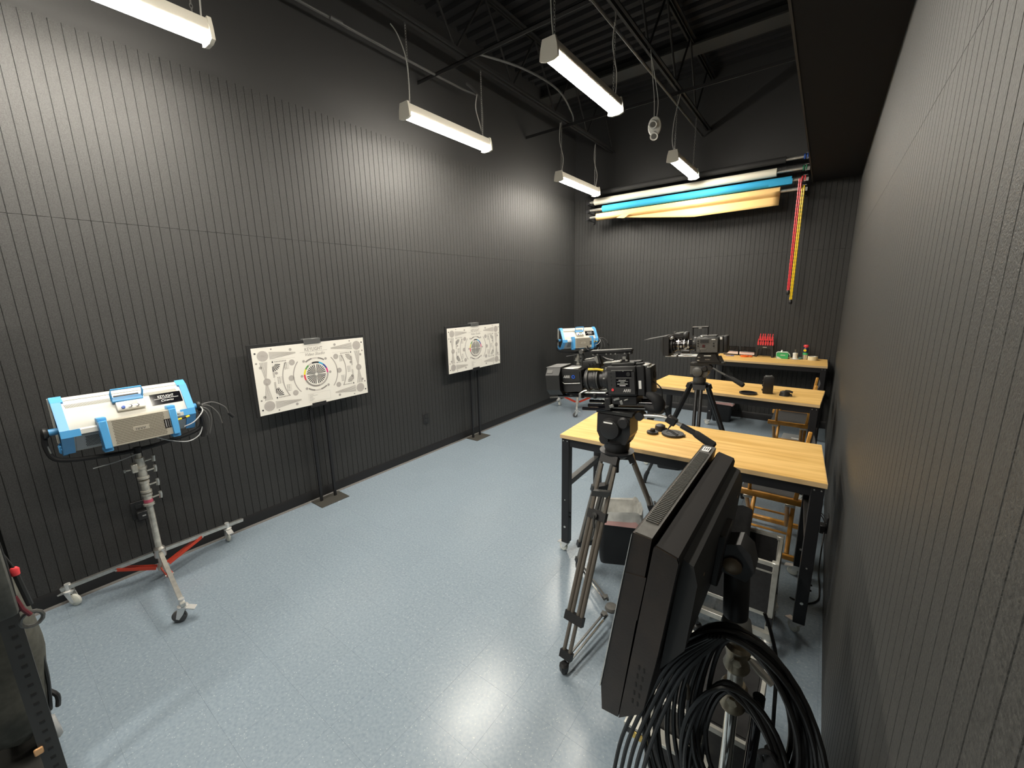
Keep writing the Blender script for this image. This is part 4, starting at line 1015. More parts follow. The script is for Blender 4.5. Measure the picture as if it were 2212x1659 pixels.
g.sheet([(-0.026, 0), (0.026, 0), (0.026, 0.0006), (-0.026, 0.0006)], (-0.004, 0.0738, 0.0695), -X, Z)
g.sheet([(-0.024, 0), (0.024, 0), (0.024, 0.0022), (-0.024, 0.0022)], (-0.004, 0.0738, 0.057), -X, Z); g.sheet([(-0.014, 0), (0.014, 0), (0.014, 0.003), (-0.014, 0.003)], (-0.004, 0.0738, 0.049), -X, Z)
g.obj('sticker_print', INKW, st, normals=False)
g = G(); g.text('ARRI', (-0.022, 0.0726, 0.020), -X, Z, 0.014, 0, font_shear=0.25, width=0.036); g.obj('maker_mark', INKW, r1, normals=False)
G().lathe([(0, 0), (0.0065, 0), (0.006, 0.003), (0, 0.0035)], (0.044, 0.072, 0.030), Y, n=18).obj('record_button', REDP, r1)
for zz in (0.110, 0.092, 0.075, 0.055): G().lathe([(0, 0), (0.0035, 0), (0.003, 0.002), (0, 0.002)], (0.050, 0.072, zz), Y, n=12).obj('button', DGREY, r1)
G().box((-0.002, 0.0, 0.146), (0.110, 0.095, 0.012), bev=0.003).obj('top_plate', DGREY, r1)
g = G(); g.box((-0.083, 0.0, 0.070), (0.036, 0.115, 0.140), bev=0.004); g.obj('rear_module', BLKP, r1)
g = G(); g.box((-0.112, -0.004, 0.066), (0.032, 0.100, 0.130), bev=0.006, seg=2); bt = g.obj('battery', BLKP, r1)
G().ring((-0.129, -0.02, 0.085), -X, 0.012, 0.020, 0.002, 24).obj('battery_ring', DGREY, bt)
G().box((-0.080, 0.058, 0.052), (0.012, 0.002, 0.038)).obj('white_label', INKW, r1)
for (c, s_, m_) in (((-0.078, 0.030, 0.146), (0.034, 0.030, 0.008), DGREY), ((-0.105, 0.020, 0.137), (0.030, 0.05, 0.010), ALU), ((-0.120, 0.035, 0.130), (0.018, 0.030, 0.006), ALU), ((-0.062, 0.0, 0.150), (0.03, 0.05, 0.012), BLKP)):
    G().box(c, s_, bev=0.002).obj('connector_highlight_block', m_, r1)  # aluminium ones stand in for white highlights on top of the battery plate
# mount and lens
g = G(); g.lathe([(0.030, 0), (0.058, 0), (0.060, 0.004), (0.060, 0.016), (0.052, 0.020), (0.050, 0.032), (0.030, 0.032)], (0.070, 0, 0.070), X, n=36); g.obj('lens_mount', BLKP, r1)
for k in range(6):
    a = k*PI/3+0.2; G().box((0.088, 0.060*math.cos(a), 0.070+0.060*math.sin(a)), (0.012, 0.006, 0.006), bev=0.001).obj('mount_lug', ALU, r1)
lens = G().lathe([(0.028, 0.0), (0.040, 0.0), (0.042, 0.020), (0.050, 0.026), (0.054, 0.034), (0.054, 0.050), (0.050, 0.054), (0.050, 0.074), (0.054, 0.078), (0.054, 0.094), (0.046, 0.100), (0.028, 0.100)], (0.100, 0, 0.070), X, n=40).obj('lens', BLKP, r1)
for xx, rr_ in ((0.128, 0.0548), (0.180, 0.0548)): G().ring((xx, 0, 0.070), X, rr_-0.001, rr_+0.0008, 0.004, 40).obj('focus_ring', GREY, lens)
for k in range(14):
    a = k*2*PI/14; G().box((0.150, 0.0515*math.cos(a), 0.070+0.0515*math.sin(a)), (0.018, 0.004, 0.004), rot=(a, 0, 0)).obj('grip_rib', DGREY, lens)
G().lathe([(0, 0), (0.047, 0.0), (0.045, -0.004), (0, -0.008)], (0.205, 0, 0.07), X, n=30).obj('front_glass', GLASS, lens)
# lens box
g = G(); g.prism([(0.205, 0.028), (0.205, 0.122), (0.212, 0.128), (0.300, 0.134), (0.318, 0.130), (0.318, 0.022), (0.290, 0.012), (0.215, 0.018)], (0, 0, 0), X, Z, Y, -0.056, 0.056); lb = g.obj('lens_box', SQ, r1)
g = G(); g.prism([(0.212, 0.070), (0.300, 0.062), (0.312, 0.072), (0.312, 0.124), (0.212, 0.118)], (0, 0, 0), X, Z, Y, 0.0565, 0.060); g.obj('side_plate', DGREY, lb)
G().tube([(0.212, 0.061, 0.060), (0.297, 0.061, 0.058), (0.312, 0.061, 0.068)], 0.0012, n=6).obj('pinstripe', ALU, lb)
g = G(); g.text('ARRI', (0.283, 0.0610, 0.086), -X, Z, 0.014, 0, font_shear=0.25, width=0.036); g.obj('maker_mark', INKW, lb, normals=False)
G().ring((0.246, 0.0602, 0.092), Y, 0.005, 0.0090, 0.0012, 24).obj('blue_ring_logo', mat('logo_blue', (0.02, 0.10, 0.55), 0.4), lb)
G().box((0.262, 0.03, 0.130), (0.09, 0.045, 0.008), bev=0.002).obj('top_rail', ALU, lb)
G().tube([(0.10, 0.03, 0.118), (0.13, 0.035, 0.124), (0.175, 0.033, 0.124)], 0.006, n=8).obj('yellow_cable', YEL, r1)
# matte box
g = G(); oc = [(-0.090, 0.030), (-0.090, 0.105), (-0.062, 0.140), (0.062, 0.140), (0.090, 0.105), (0.090, 0.030), (0.062, 0.000), (-0.062, 0.000)]
ic = [(a*0.86, 0.070+(b-0.070)*0.82) for a, b in oc]
for i in range(8):
    j = (i+1) % 8; g.prism([oc[i], oc[j], ic[j], ic[i]], (0, 0, 0), Y, Z, X, 0.310, 0.385)
g.prism(ic, (0, 0, 0), Y, Z, X, 0.312, 0.318); mb = g.obj('matte_box', DGREY, r1)
G().box((0.350, 0.0, 0.1415), (0.085, 0.125, 0.004), bev=0.001).obj('top_flag', mat('satin_grey_flag', (0.09, 0.09, 0.088), 0.45), mb)
G().box((0.365, 0.072, 0.126), (0.03, 0.03, 0.003), rot=(-0.78, 0, 0)).obj('corner_plate', GREY, mb)
g = G().lathe([(0, 0), (0.052, 0), (0, 0.004)], (0.319, 0, 0.070), X, n=32); g.obj('filter_glass', GLASS, mb)
# rods and base
for v in (-0.030, 0.030): G().cyl((0.0, v, -0.010), (0.350, v, -0.010), 0.0085, n=14).obj('support_rod', BLKG, r1)
for v in (-0.030, 0.030): G().cyl((0.095, v, 0.006), (0.205, v, 0.006), 0.005, n=10).obj('silver_rod', ALU, r1)
for uu in (0.215, 0.150): G().box((uu, 0, -0.010), (0.016, 0.085, 0.022), bev=0.003).obj('rod_clamp', BLKP, r1)
G().box((0.222, 0.048, -0.005), (0.014, 0.010, 0.020), bev=0.002).obj('clamp_lever', ALU, r1)
G().tube([(0.225, 0.05, 0.005), (0.20, 0.055, 0.018), (0.185, 0.05, 0.022)], 0.004, n=6).obj('clamp_lever', ALU, r1)
g = G(); g.box((0.0, 0, -0.024), (0.120, 0.11, 0.042), bev=0.004); g.obj('bridge_plate', BLKP, r1)
g = G(); g.box((0.080, 0, -0.045), (0.030, 0.115, 0.062), bev=0.004); g.obj('front_rod_bracket', BLKP, r1)
for (c, s_) in (((0.035, 0.056, -0.018), (0.030, 0.006, 0.010)), ((0.012, 0.056, -0.034), (0.014, 0.006, 0.020)), ((-0.012, 0.058, -0.020), (0.020, 0.005, 0.006)), ((0.060, 0.058, -0.052), (0.022, 0.006, 0.014))):
    G().box(c, s_, bev=0.001, rot=(0, 0.3, 0)).obj('latch', ALU, r1)
g = G(); g.box((0.010, 0, -0.068), (0.250, 0.070, 0.016), bev=0.002); dv = g.obj('dovetail', BLKG, r1)
G().box((-0.010, 0.0355, -0.066), (0.180, 0.002, 0.004)).obj('dovetail_edge', ALU, dv)
for v, uu, ww in ((0.030, 0.190, -0.058), (-0.030, 0.205, -0.050), (0.045, 0.215, -0.072)): G().cyl((0.07, v, ww), (uu, v, ww), 0.0085, n=14).obj('lower_rod', BLKG, r1)
for v in (-0.03, 0.03): G().cyl((-0.06, v, -0.040), (-0.155, v, -0.040), 0.0080, n=12).obj('rear_rod', BLKG, r1)
G().tube([(-0.09, 0.03, 0.01), (-0.14, 0.045, -0.01), (-0.155, 0.04, -0.040), (-0.145, 0.03, -0.062), (-0.115, 0.03, -0.062), (-0.090, 0.03, -0.050)], [0.014, 0.024, 0.028, 0.026, 0.020, 0.012], n=10, smooth=4).obj('cable_wrap', BLKM, r1)
G().tube([(-0.13, 0.02, 0.06), (-0.165, 0.03, 0.03), (-0.170, 0.03, -0.04), (-0.19, 0.04, -0.10)], 0.003, n=6, smooth=5).obj('cable', BLKM, r1)
# top handle
g = G(); g.box((0.064, 0, 0.206), (0.205, 0.030, 0.013), bev=0.003); g.box((0.064, 0, 0.194), (0.200, 0.018, 0.012), bev=0.002); hd = g.obj('top_handle', BLKP, r1)
G().box((0.064, 0, 0.2130), (0.195, 0.024, 0.002), bev=0.0005).obj('handle_top_strip', mat('satin_grey_strip', (0.25, 0.25, 0.23), 0.4), hd)
for k in range(9): G().cyl((-0.025+k*0.0225, 0.009, 0.193), (-0.025+k*0.0225, 0.0105, 0.193), 0.0035, n=10).obj('thread_hole', ALU if k % 4 != 2 else BLKM, hd)
G().prism([(0.115, 0.148), (0.130, 0.148), (0.145, 0.190), (0.125, 0.190)], (0, 0, 0), X, Z, Y, -0.012, 0.012).obj('handle_post', BLKP, r1)
G().prism([(0.126, 0.150), (0.136, 0.150), (0.150, 0.178), (0.140, 0.186), (0.132, 0.186)], (0, 0, 0), X, Z, Y, 0.0125, 0.0165).obj('cheese_plate', ALU, r1)
g = G(); g.box((-0.004, 0, 0.170), (0.026, 0.026, 0.042), bev=0.003); g.obj('handle_post', BLKP, r1)
for (c, s_) in (((-0.002, 0.016, 0.172), (0.016, 0.008, 0.014)), ((0.016, 0.010, 0.158), (0.010, 0.012, 0.012)), ((-0.012, 0.016, 0.160), (0.012, 0.008, 0.008))):
    G().box(c, s_, bev=0.001).obj('thumb_screw', ALU, r1)
g = G(); g.box((0.055, 0.01, 0.154), (0.085, 0.045, 0.006), bev=0.001, rot=(0, 0.05, 0)); g.obj('accessory_rail', ALU, r1)
g = G(); g.tube([(0.12, -0.02, 0.175), (0.10, -0.02, 0.165), (0.085, -0.01, 0.162), (0.06, -0.01, 0.158)], 0.006, n=8); g.obj('strut', DGREY, r1)
# viewfinder
g = G(); g.box((0.168, -0.02, 0.145), (0.090, 0.060, 0.042), bev=0.006, seg=2, rot=(0, 0.06, 0)); ev = g.obj('viewfinder', BLKP, r1)
G().box((0.180, -0.02, 0.171), (0.055, 0.030, 0.004), rot=(0, 0.12, 0)).obj('top_trim', ALU, ev)
g = G(); g.tube([(0.215, -0.01, 0.120), (0.224, -0.01, 0.150), (0.214, -0.01, 0.178), (0.222, -0.01, 0.200)], 0.009, n=8); g.obj('viewfinder_arm', DGREY, r1)
G().cyl((0.222, -0.02, 0.208), (0.222, 0.0, 0.208), 0.011, n=16).obj('arm_knob', GREY, r1)
g = G(); g.tube([(0.195, -0.02, 0.235), (0.178, -0.02, 0.205), (0.165, -0.02, 0.182), (0.150, -0.01, 0.184)], 0.003, n=6, smooth=4); g.obj('cable', BLKM, r1)
for k in range(3): G().box((0.145+0.018*k, 0.012, 0.150-0.003*k), (0.008, 0.004, 0.012), rot=(0, 0.4, 0)).obj('button', DGREY, ev)

# rig two
r2 = thing('cinema_camera', 'grey cinema camera with a long matte box flag on the far tripod', 'camera', M=rigM((-0.680, 3.49, 1.292), PI+0.04, math.radians(3.2)), group='cinema cameras on tripods')
g = G(); g.box((0.012, 0, 0.062), (0.165, 0.125, 0.122), bev=0.007, seg=2); g.obj('camera_body', DGREY, r2)
sp = G().box((0.012, 0.066, 0.060), (0.150, 0.006, 0.108), bev=0.002).obj('side_panel', GREY, r2)
G().box((0.030, 0.0705, 0.092), (0.060, 0.002, 0.026)).obj('side_display', DGREY, sp)
G().box((0.036, 0.0705, 0.056), (0.018, 0.003, 0.020)).obj('card_slot', mat('maroon_slot', (0.06, 0.01, 0.012), 0.4), sp)
for a, b, c_ in ((0.075, 0.095, 0.006), (0.075, 0.075, 0.006), (0.075, 0.055, 0.006), (0.070, 0.020, 0.011), (-0.035, 0.075, 0.006), (-0.035, 0.055, 0.006)):
    G().lathe([(0, 0), (c_, 0), (c_*0.9, 0.003), (0, 0.003)], (a, 0.069, b), Y, n=16).obj('button', DHOLE if c_ < 0.01 else GREY, sp)
G().box((0.040, 0.0705, 0.034), (0.042, 0.003, 0.004)).obj('bracket_line', ALU, sp)
G().box((-0.033, 0.0705, 0.106), (0.026, 0.002, 0.006)).obj('name_plate', INKW, sp)
G().box((0.010, 0.0, 0.128), (0.120, 0.080, 0.012), bev=0.003).obj('top_plate', GREY, r2)
G().box((0.050, 0.040, 0.126), (0.022, 0.025, 0.014), bev=0.003).obj('corner_post', ALU, r2)
g = G(); g.box((-0.085, 0, 0.066), (0.030, 0.110, 0.120), bev=0.004); g.obj('rear_module', DGREY, r2)
G().box((-0.084, 0.056, 0.112), (0.016, 0.004, 0.018), bev=0.002).obj('white_latch', INKW, r2)
G().box((-0.113, 0, 0.064), (0.028, 0.100, 0.130), bev=0.006, seg=2).obj('battery', BLKP, r2)
g = G(); g.box((0.072, 0, 0.195), (0.120, 0.024, 0.010), bev=0.003); g.box((0.127, 0, 0.165), (0.010, 0.020, 0.062), bev=0.002); g.box((0.018, 0, 0.165), (0.010, 0.020, 0.062), bev=0.002)
hh = g.obj('top_handle', BLKP, r2); G().box((0.072, 0, 0.2008), (0.112, 0.020, 0.002)).box((0.072, 0.0125, 0.191), (0.022, 0.002, 0.008)).obj('handle_trim', ALU, hh)
g = G(); g.lathe([(0.03, 0), (0.058, 0), (0.060, 0.02), (0.050, 0.028), (0.03, 0.028)], (0.095, 0, 0.062), X, n=32); g.obj('lens_mount', BLKP, r2)
for k in range(5):
    a = k*2*PI/5+0.5; G().box((0.110, 0.058*math.cos(a), 0.062+0.058*math.sin(a)), (0.012, 0.008, 0.008), bev=0.001).obj('mount_lug', ALU, r2)
lens2 = G().lathe([(0.02, 0), (0.040, 0.0), (0.044, 0.02), (0.044, 0.05), (0.050, 0.056), (0.050, 0.085), (0.045, 0.09), (0.045, 0.125), (0.054, 0.135), (0.054, 0.165), (0.03, 0.165)], (0.120, 0, 0.062), X, n=36).obj('lens', mat('glossy_lens_barrel', (0.03, 0.028, 0.03), 0.12, metal=0.5), r2)
for xx in (0.150, 0.182, 0.225): G().ring((xx, 0, 0.062), X, 0.044, 0.0515, 0.005, 36).obj('focus_ring', ALU, lens2)
G().cyl((0.14, 0.045, 0.012), (0.20, 0.045, 0.012), 0.016, n=16).obj('lens_motor', BLKP, r2)
G().box((0.17, 0.045, 0.035), (0.02, 0.012, 0.012), rot=(0, 0.7, 0)).obj('motor_arm', ALU, r2)
for k, (a, b) in enumerate(((0.165, 0.085), (0.150, 0.045), (0.19, 0.02), (0.205, 0.05))):
    G().lathe([(0, 0), (0.009, 0), (0.008, 0.008), (0, 0.009)], (a, 0.050, b), Y, n=14).obj('gear_cap', ALU if k % 2 else GREY, r2)
g = G(); g.box((0.225, 0.0, 0.135), (0.075, 0.055, 0.040), bev=0.006); ev2 = g.obj('viewfinder', BLKP, r2); G().box((0.225, 0.0, 0.158), (0.060, 0.035, 0.004), rot=(0, 0.08, 0)).obj('top_trim', ALU, ev2)
g = G(); g.lathe([(0.0, 0), (0.026, 0.0), (0.030, 0.012), (0.034, 0.020), (0.030, 0.034), (0, 0.034)], (0.190, 0.01, 0.135), -X, n=20); g.obj('eyecup', DGREY, r2)
G().cyl((0.262, 0.0, 0.150), (0.262, 0.0, 0.168), 0.010, n=14).obj('arm_knob', GREY, r2)
g = G()
for a0, a1, b0, b1 in ((-0.075, 0.075, -0.020, -0.005), (-0.075, 0.075, 0.122, 0.135), (-0.085, -0.070, -0.020, 0.135), (0.070, 0.085, -0.020, 0.135)):
    g.box((0.315, (a0+a1)/2, (b0+b1)/2), (0.05, a1-a0, b1-b0), bev=0.002)
m2 = g.obj('matte_box', BLKP, r2)
G().box((0.299, 0, 0.058), (0.004, 0.142, 0.142)).obj('matte_back', BLKM, m2)
G().lathe([(0.050, 0), (0.070, 0), (0.066, 0.03), (0.050, 0.03)], (0.270, 0, 0.060), X, n=32).obj('clamp_ring', BLKP, m2)
G().box((0.275, 0.05, 0.118), (0.03, 0.03, 0.02), bev=0.003, rot=(0, 0.5, 0)).obj('hinge_block', ALU, m2)
g = G(); g.prism([(-0.080, 0), (0.080, 0), (0.098, 0.185), (-0.098, 0.185)], (0.305, 0, 0.140), Y, Vector((0.985, 0, -0.17)), Vector((0.17, 0, 0.985)), -0.0015, 0.0015); g.obj('top_flag', mat('satin_grey_flag', (0.09, 0.09, 0.088), 0.45), m2)
G().prism([(0, 0), (0.02, 0.05), (0.02, 0.10), (0, 0.145)], (0.335, 0.086, -0.015), X, Z, Y, -0.0015, 0.0015).obj('side_flag', DGREY, m2)
for v in (-0.030, 0.030): G().cyl((0.02, v, -0.028), (0.330, v, -0.028), 0.0080, n=14).obj('support_rod', ALU, r2)
G().box((0.235, 0, -0.026), (0.014, 0.085, 0.020), bev=0.003).obj('rod_clamp', BLKP, r2)
G().box((0.20, 0, -0.008), (0.12, 0.03, 0.006), bev=0.001).obj('lens_support', GREY, r2)
g = G(); g.prism([(-0.080, -0.075), (0.085, -0.075), (0.100, -0.050), (0.080, -0.010), (-0.045, -0.010), (-0.060, -0.045)], (0, 0, 0), X, Z, Y, -0.05, 0.05); g.obj('bridge_plate', BLKP, r2)
G().box((0.010, 0.0505, -0.022), (0.050, 0.002, 0.007)).obj('plate_lettering_bar', INKW, r2)
g = G(); g.text('ARRI', (0.010, 0.0505, -0.056), -X, Z, 0.010, 0, width=0.036); g.obj('maker_mark', ALU, r2, normals=False)
for c in ((0.07, 0.052, -0.035), (0.075, 0.052, -0.060)): G().box(c, (0.018, 0.004, 0.008), bev=0.001).obj('latch', ALU, r2)
G().prism([(-0.075, -0.065), (-0.105, -0.070), (-0.085, -0.022), (-0.070, -0.022)], (0, 0, 0), X, Z, Y, 0.030, 0.045).obj('rear_arm', BLKP, r2)
G().box((0.0, 0, -0.084), (0.215, 0.080, 0.014), bev=0.002).obj('dovetail', DGREY, r2)

# ------------------------------------------------------------------ tripods
def tripod(cx, cy, zb, ztop, angles, R, label, tubes, headm, spreader=True, pan=None, tm=TRIPG, bulky=True):
    t = thing('tripod', label, 'tripod', (cx, cy, 0), group='camera tripods')
    # head
    hs = 1.0 if bulky else 0.78
    h = ztop - zb
    hd = G().box((0, 0, ztop-0.012), (0.185*hs, 0.105*hs, 0.020), bev=0.003).obj('head_plate', DGREY, t)
    g = G(); g.prism([(-0.085, ztop-0.024), (0.080, ztop-0.024), (0.084, ztop-0.10*h/0.2), (0.062, zb+0.050), (-0.062, zb+0.050), (-0.086, ztop-0.11*h/0.2)], (0, 0, 0), X*hs, Z, Y*hs, -0.052, 0.052)
    fh = g.obj('fluid_head', headm, t)
    G().lathe([(0, 0), (0.050*hs, 0), (0.054*hs, 0.008), (0.048*hs, 0.026), (0.030*hs, 0.032), (0, 0.032)], (-0.012*hs, -0.050*hs, ztop-0.085*h/0.2), -Y, n=32).obj('side_drum', BLKP if bulky else headm, fh)
    G().lathe([(0, 0), (0.028*hs, 0), (0.030*hs, 0.010), (0.022*hs, 0.018), (0, 0.018)], (0.052*hs, -0.051*hs, ztop-0.050*h/0.2), -Y, n=22).obj('drag_knob', BLKP, fh)
    G().lathe([(0, 0), (0.022*hs, 0), (0.024*hs, 0.012), (0, 0.016)], (-0.045*hs, -0.050*hs, zb+0.062), -Y, n=20).obj('drag_knob', BLKP, fh)
    if bulky:
        G().box((-0.015, -0.0838, ztop-0.055), (0.045, 0.001, 0.007)).obj('maker_strip', INKW, fh)
        G().box((0.075, 0.0, ztop-0.085), (0.012, 0.10, 0.085), bev=0.004).obj('bare_side', mat('scuffed_brass_side', (0.20, 0.15, 0.085), 0.35, metal=0.5), fh)
    else:
        G().box((-0.005, -0.072*hs, ztop-0.085), (0.035, 0.003, 0.012), bev=0.001, rot=(0, -0.6, 0)).obj('drag_lever', ALU, fh)
    G().lathe([(0, 0), (0.055*hs, 0), (0.062*hs, 0.012), (0.062*hs, 0.045), (0.070*hs, 0.055), (0, 0.060)], (0, 0, zb), Z, n=32).obj('head_base', headm if not bulky else BLKP, t)
    G().lathe([(0, -0.035), (0.045*hs, -0.030), (0.078*hs, -0.004), (0.084*hs, 0.006), (0, 0.008)], (0, 0, zb-0.008), Z, n=32).obj('bowl', BLKP, t)
    G().cyl((0, 0, zb-0.12), (0, 0, zb-0.03), 0.014, n=12).obj('bowl_clamp', BLKP, t)
    apex = Vector((0, 0, zb-0.02)); feet = []
    for k, a in enumerate(angles):
        d = Vector((math.cos(a), math.sin(a), 0)); s = Vector((-d.y, d.x, 0))
        A = d*0.070 + Vector((0, 0, zb-0.03)); F = d*R + Z*0.045
        ax = (F-A); L = ax.length; ax.normalize(); up = s.cross(ax)
        feet.append(F)
        def pt(tt, o): return A + ax*(L*tt) + s*o
        g = G(); g.prism([(-0.046, -0.013), (0.046, -0.013), (0.046, 0.016), (-0.046, 0.016)], A-ax*0.02, s, up, ax, 0, 0.040)
        g.box(tuple(apex+d*0.045-Z*0.008), (0.05, 0.05, 0.035), bev=0.006, rot=(0, 0, a)); g.obj('leg_hinge', BLKP, t)
        g = None
        if bulky:
            lg = None
            for o in (-0.036, 0.036):
                q = G().cyl(pt(0.03, o), pt(0.78, o), 0.0105, n=12).obj('outer_tube', tm, t)
            for o in (-0.016, 0.016): G().cyl(pt(0.30, o), pt(0.955, o), 0.0095, n=12).obj('inner_tube', tm, t)
            for tt, w_ in ((0.28, 0.098), (0.78, 0.098)):
                g = G(); g.prism([(-w_/2, -0.013), (w_/2, -0.013), (w_/2, 0.013), (-w_/2, 0.013)], pt(tt, 0), s, up, ax, -0.022, 0.020); c_ = g.obj('leg_clamp', BLKP, t)
                if tt < 0.5:
                    o_ = pt(tt, 0)-up*0.02 if (up.z < 0) else pt(tt, 0)+up*0.02
                    n_ = (o_-pt(tt, 0)).normalized()
                    G().lathe([(0, 0), (0.013, 0), (0.014, 0.01), (0, 0.012)], o_, n_, n=14).tube([o_+n_*0.012, o_+n_*0.02+ax*0.03+s*0.01, o_+n_*0.012+ax*0.055+s*0.015], 0.005, n=6).obj('clamp_lever', DGREY, c_)
            g = G(); g.prism([(-0.030, -0.014), (0.030, -0.014), (0.030, 0.014), (-0.030, 0.014)], pt(0.955, 0), s, up, ax, -0.02, 0.015); g.obj('leg_clamp', BLKP, t)
            G().lathe([(0, 0), (0.012, 0), (0.022, 0.02), (0.024, 0.045), (0.016, 0.055), (0, 0.055)], d*R*1.0+Z*0.0, Z, n=8).obj('foot', BLKP, t)
        else:
            for o in (-0.017, 0.017): G().cyl(pt(0.02, o), pt(0.52, o), 0.0135, n=12).obj('outer_tube', tm, t)
            G().cyl(pt(0.45, 0), pt(0.96, 0), 0.014, n=12).obj('inner_tube', tm, t)
            g = G(); g.prism([(-0.038, -0.017), (0.038, -0.017), (0.038, 0.017), (-0.038, 0.017)], pt(0.52, 0), s, up, ax, -0.025, 0.025); g.obj('leg_clamp', BLKP, t)
            g = G(); g.tube([pt(0.92, 0), pt(0.97, 0), d*R+Z*0.0], [0.018, 0.020, 0.014], n=10); g.obj('foot', BLKP, t)
    if spreader:
        hb = Vector((0, 0, 0.075)); G().lathe([(0, 0), (0.032, 0), (0.036, 0.010), (0.030, 0.022), (0, 0.024)], (0, 0, 0.062), Z, n=18).obj('spreader_hub', GREY, t)
        for F in feet:
            e = Vector((F.x, F.y, 0.045)); dd = (e-hb).normalized(); s = Z.cross(dd).normalized()
            for o in (-0.011, 0.011):
                m_ = hb+dd*0.06; G().prism([(-0.0045, -0.004), (0.0045, -0.004), (0.0045, 0.004), (-0.0045, 0.004)], m_+s*o, s, dd.cross(s), dd, 0, (e-m_).length-0.02).obj('spreader_arm', CHR if o > 0 else GREY, t)
            kx = hb+dd*0.075+Z*0.008; g = G(); g.lathe([(0, 0), (0.014, 0), (0.015, 0.012), (0, 0.014)], kx, Z, n=8)
            for q in range(5):
                a = q*2*PI/5; g.cyl(kx+Vector((math.cos(a)*0.014, math.sin(a)*0.014, 0.001)), kx+Vector((math.cos(a)*0.014, math.sin(a)*0.014, 0.012)), 0.006, n=8)
            g.obj('spreader_knob', GREY, t)
    if pan:
        p0, p1, p2, p3 = [Vector(p)-Vector((cx, cy, 0)) for p in pan]
        pb = G().tube([p0, (p0+p1)/2+Z*0.006, p1, p2], 0.0088 if bulky else 0.0085, n=10, smooth=6).obj('pan_bar', ALU if bulky else GREY, t)
        G().tube([p1+(p2-p1)*0.50, p2], 0.0125, n=10).obj('bar_sleeve', BLKP, pb)
        dd = (p3-p2).normalized(); LL = (p3-p2).length
        G().tube([p2, p2+dd*LL*0.12, p2+dd*LL*0.5, p2+dd*LL*0.92, p3], [0.013, 0.0165, 0.0175, 0.0185, 0.012], n=14).obj('grip', mat('foam_grip', (0.014, 0.014, 0.014), 0.85), pb)
        G().cyl(p0+Vector((0, -0.02, 0)), p0+Vector((0, 0.03, 0)), 0.020, n=18).obj('rosette', BLKP, t)
        if bulky:
            cc = p1+(p2-p1)*0.12
            g = G(); g.box(tuple(cc), (0.045, 0.034, 0.034), bev=0.004, rot=(0, 0.45, 0)); c_ = g.obj('bar_clamp', BLKP, pb)
            G().tube([cc-Z*0.02, cc+Vector((-0.012, -0.01, -0.042)), cc+Vector((0.035, -0.015, -0.062))], 0.005, n=8).obj('clamp_lever', BLKP, c_)
    return t
tr1 = tripod(-0.757, 1.868, 0.99, 1.203, [math.radians(-95.9), math.radians(24), math.radians(141)], 0.440, 'tall tripod with bronze grey twin tubes under the big black camera', 2, BLKP, True,
       pan=((-0.640, 1.85, 1.188), (-0.510, 1.85, 1.195), (-0.398, 1.85, 1.150), (-0.312, 1.85, 1.103)))
G().prism([(-0.05, 0.80), (0.035, 0.815), (0.045, 0.845), (-0.04, 0.83)], (0, -0.17, 0), X, Z, Y, -0.012, 0.012).obj('carry_handle', DGREY, tr1)
tripod(-0.742, 3.49, 1.045, 1.205, [math.radians(-78), math.radians(42), math.radians(162)], 0.47, 'black tripod with carbon tube legs in front of the middle table', 1, GREY, False,
       pan=((-0.668, 3.46, 1.175), (-0.595, 3.45, 1.150), (-0.510, 3.44, 1.112), (-0.418, 3.42, 1.066)), tm=mat('carbon_tube', (0.018, 0.018, 0.019), 0.35), bulky=False)

# ------------------------------------------------------------------ backdrop rolls on the back wall
RY = 6.20
def roll(zc, x0, x1, r, m, label, ch, chm, chx, chz, lead=None):
    t = thing('backdrop_roll', label, 'backdrop', ((x0+x1)/2, RY, zc), group='backdrop paper rolls on the back wall'); cx = (x0+x1)/2
    G().lathe([(0.024, 0), (r, 0), (r, x1-x0), (0.024, x1-x0)], (x0-cx, 0, 0), X, n=28).obj('paper_roll', m, t)
    G().cyl((-3.08-cx, 0, 0), (-0.362-cx, 0, 0), 0.0195, n=16).obj('core_tube', ALU, t)
    for xx in (-3.085, -0.372):
        G().cyl((xx-cx-0.006, 0, 0), (xx-cx+0.010, 0, 0), 0.030, n=20).obj('end_plug', ch if xx > -1 else BLKP, t)
    if chm:
        for o in (-0.014, 0.014):
            g = G(); n = int((zc-chz)/0.022); 
            a = Vector((chx-0.006-cx+o*0.7, -0.03, 0.0)); b = Vector((chx-cx+o*0.5, -0.034, chz-zc))
            pts = [a+(b-a)*k/n for k in range(n+1)]
            g.tube(pts, [0.0105 if k % 2 else 0.0065 for k in range(n+1)], n=6); g.obj('pull_chain', chm, t)
        G().lathe([(0, 0), (0.014, 0.002), (0.020, 0.02), (0.018, 0.045), (0.008, 0.06), (0, 0.06)], (chx-cx, -0.034, chz-zc-0.055), Z, n=14).obj('chain_weight', BLKP, t)
    if lead: lead(t, cx, zc)
    return t
roll(3.262, -3.02, -0.552, 0.036, BACKD, 'black paper backdrop roll, topmost on the back wall', BLUED, None, 0, 0)
roll(3.138, -3.00, -0.632, 0.047, BACKW, 'cream paper backdrop roll between the black and the blue one', GREENP, None, 0, 0)
def blue_lip(t, cx, zc):
    G().bx(-0.70-cx, -0.462-cx, -0.0485, -0.0470, -0.047, 0.010).obj('loose_edge', BACKB, t)
roll(3.024, -2.865, -0.472, 0.047, BACKB, 'sky blue paper backdrop roll on the back wall', REDP, REDP, -0.380, 1.755, blue_lip)
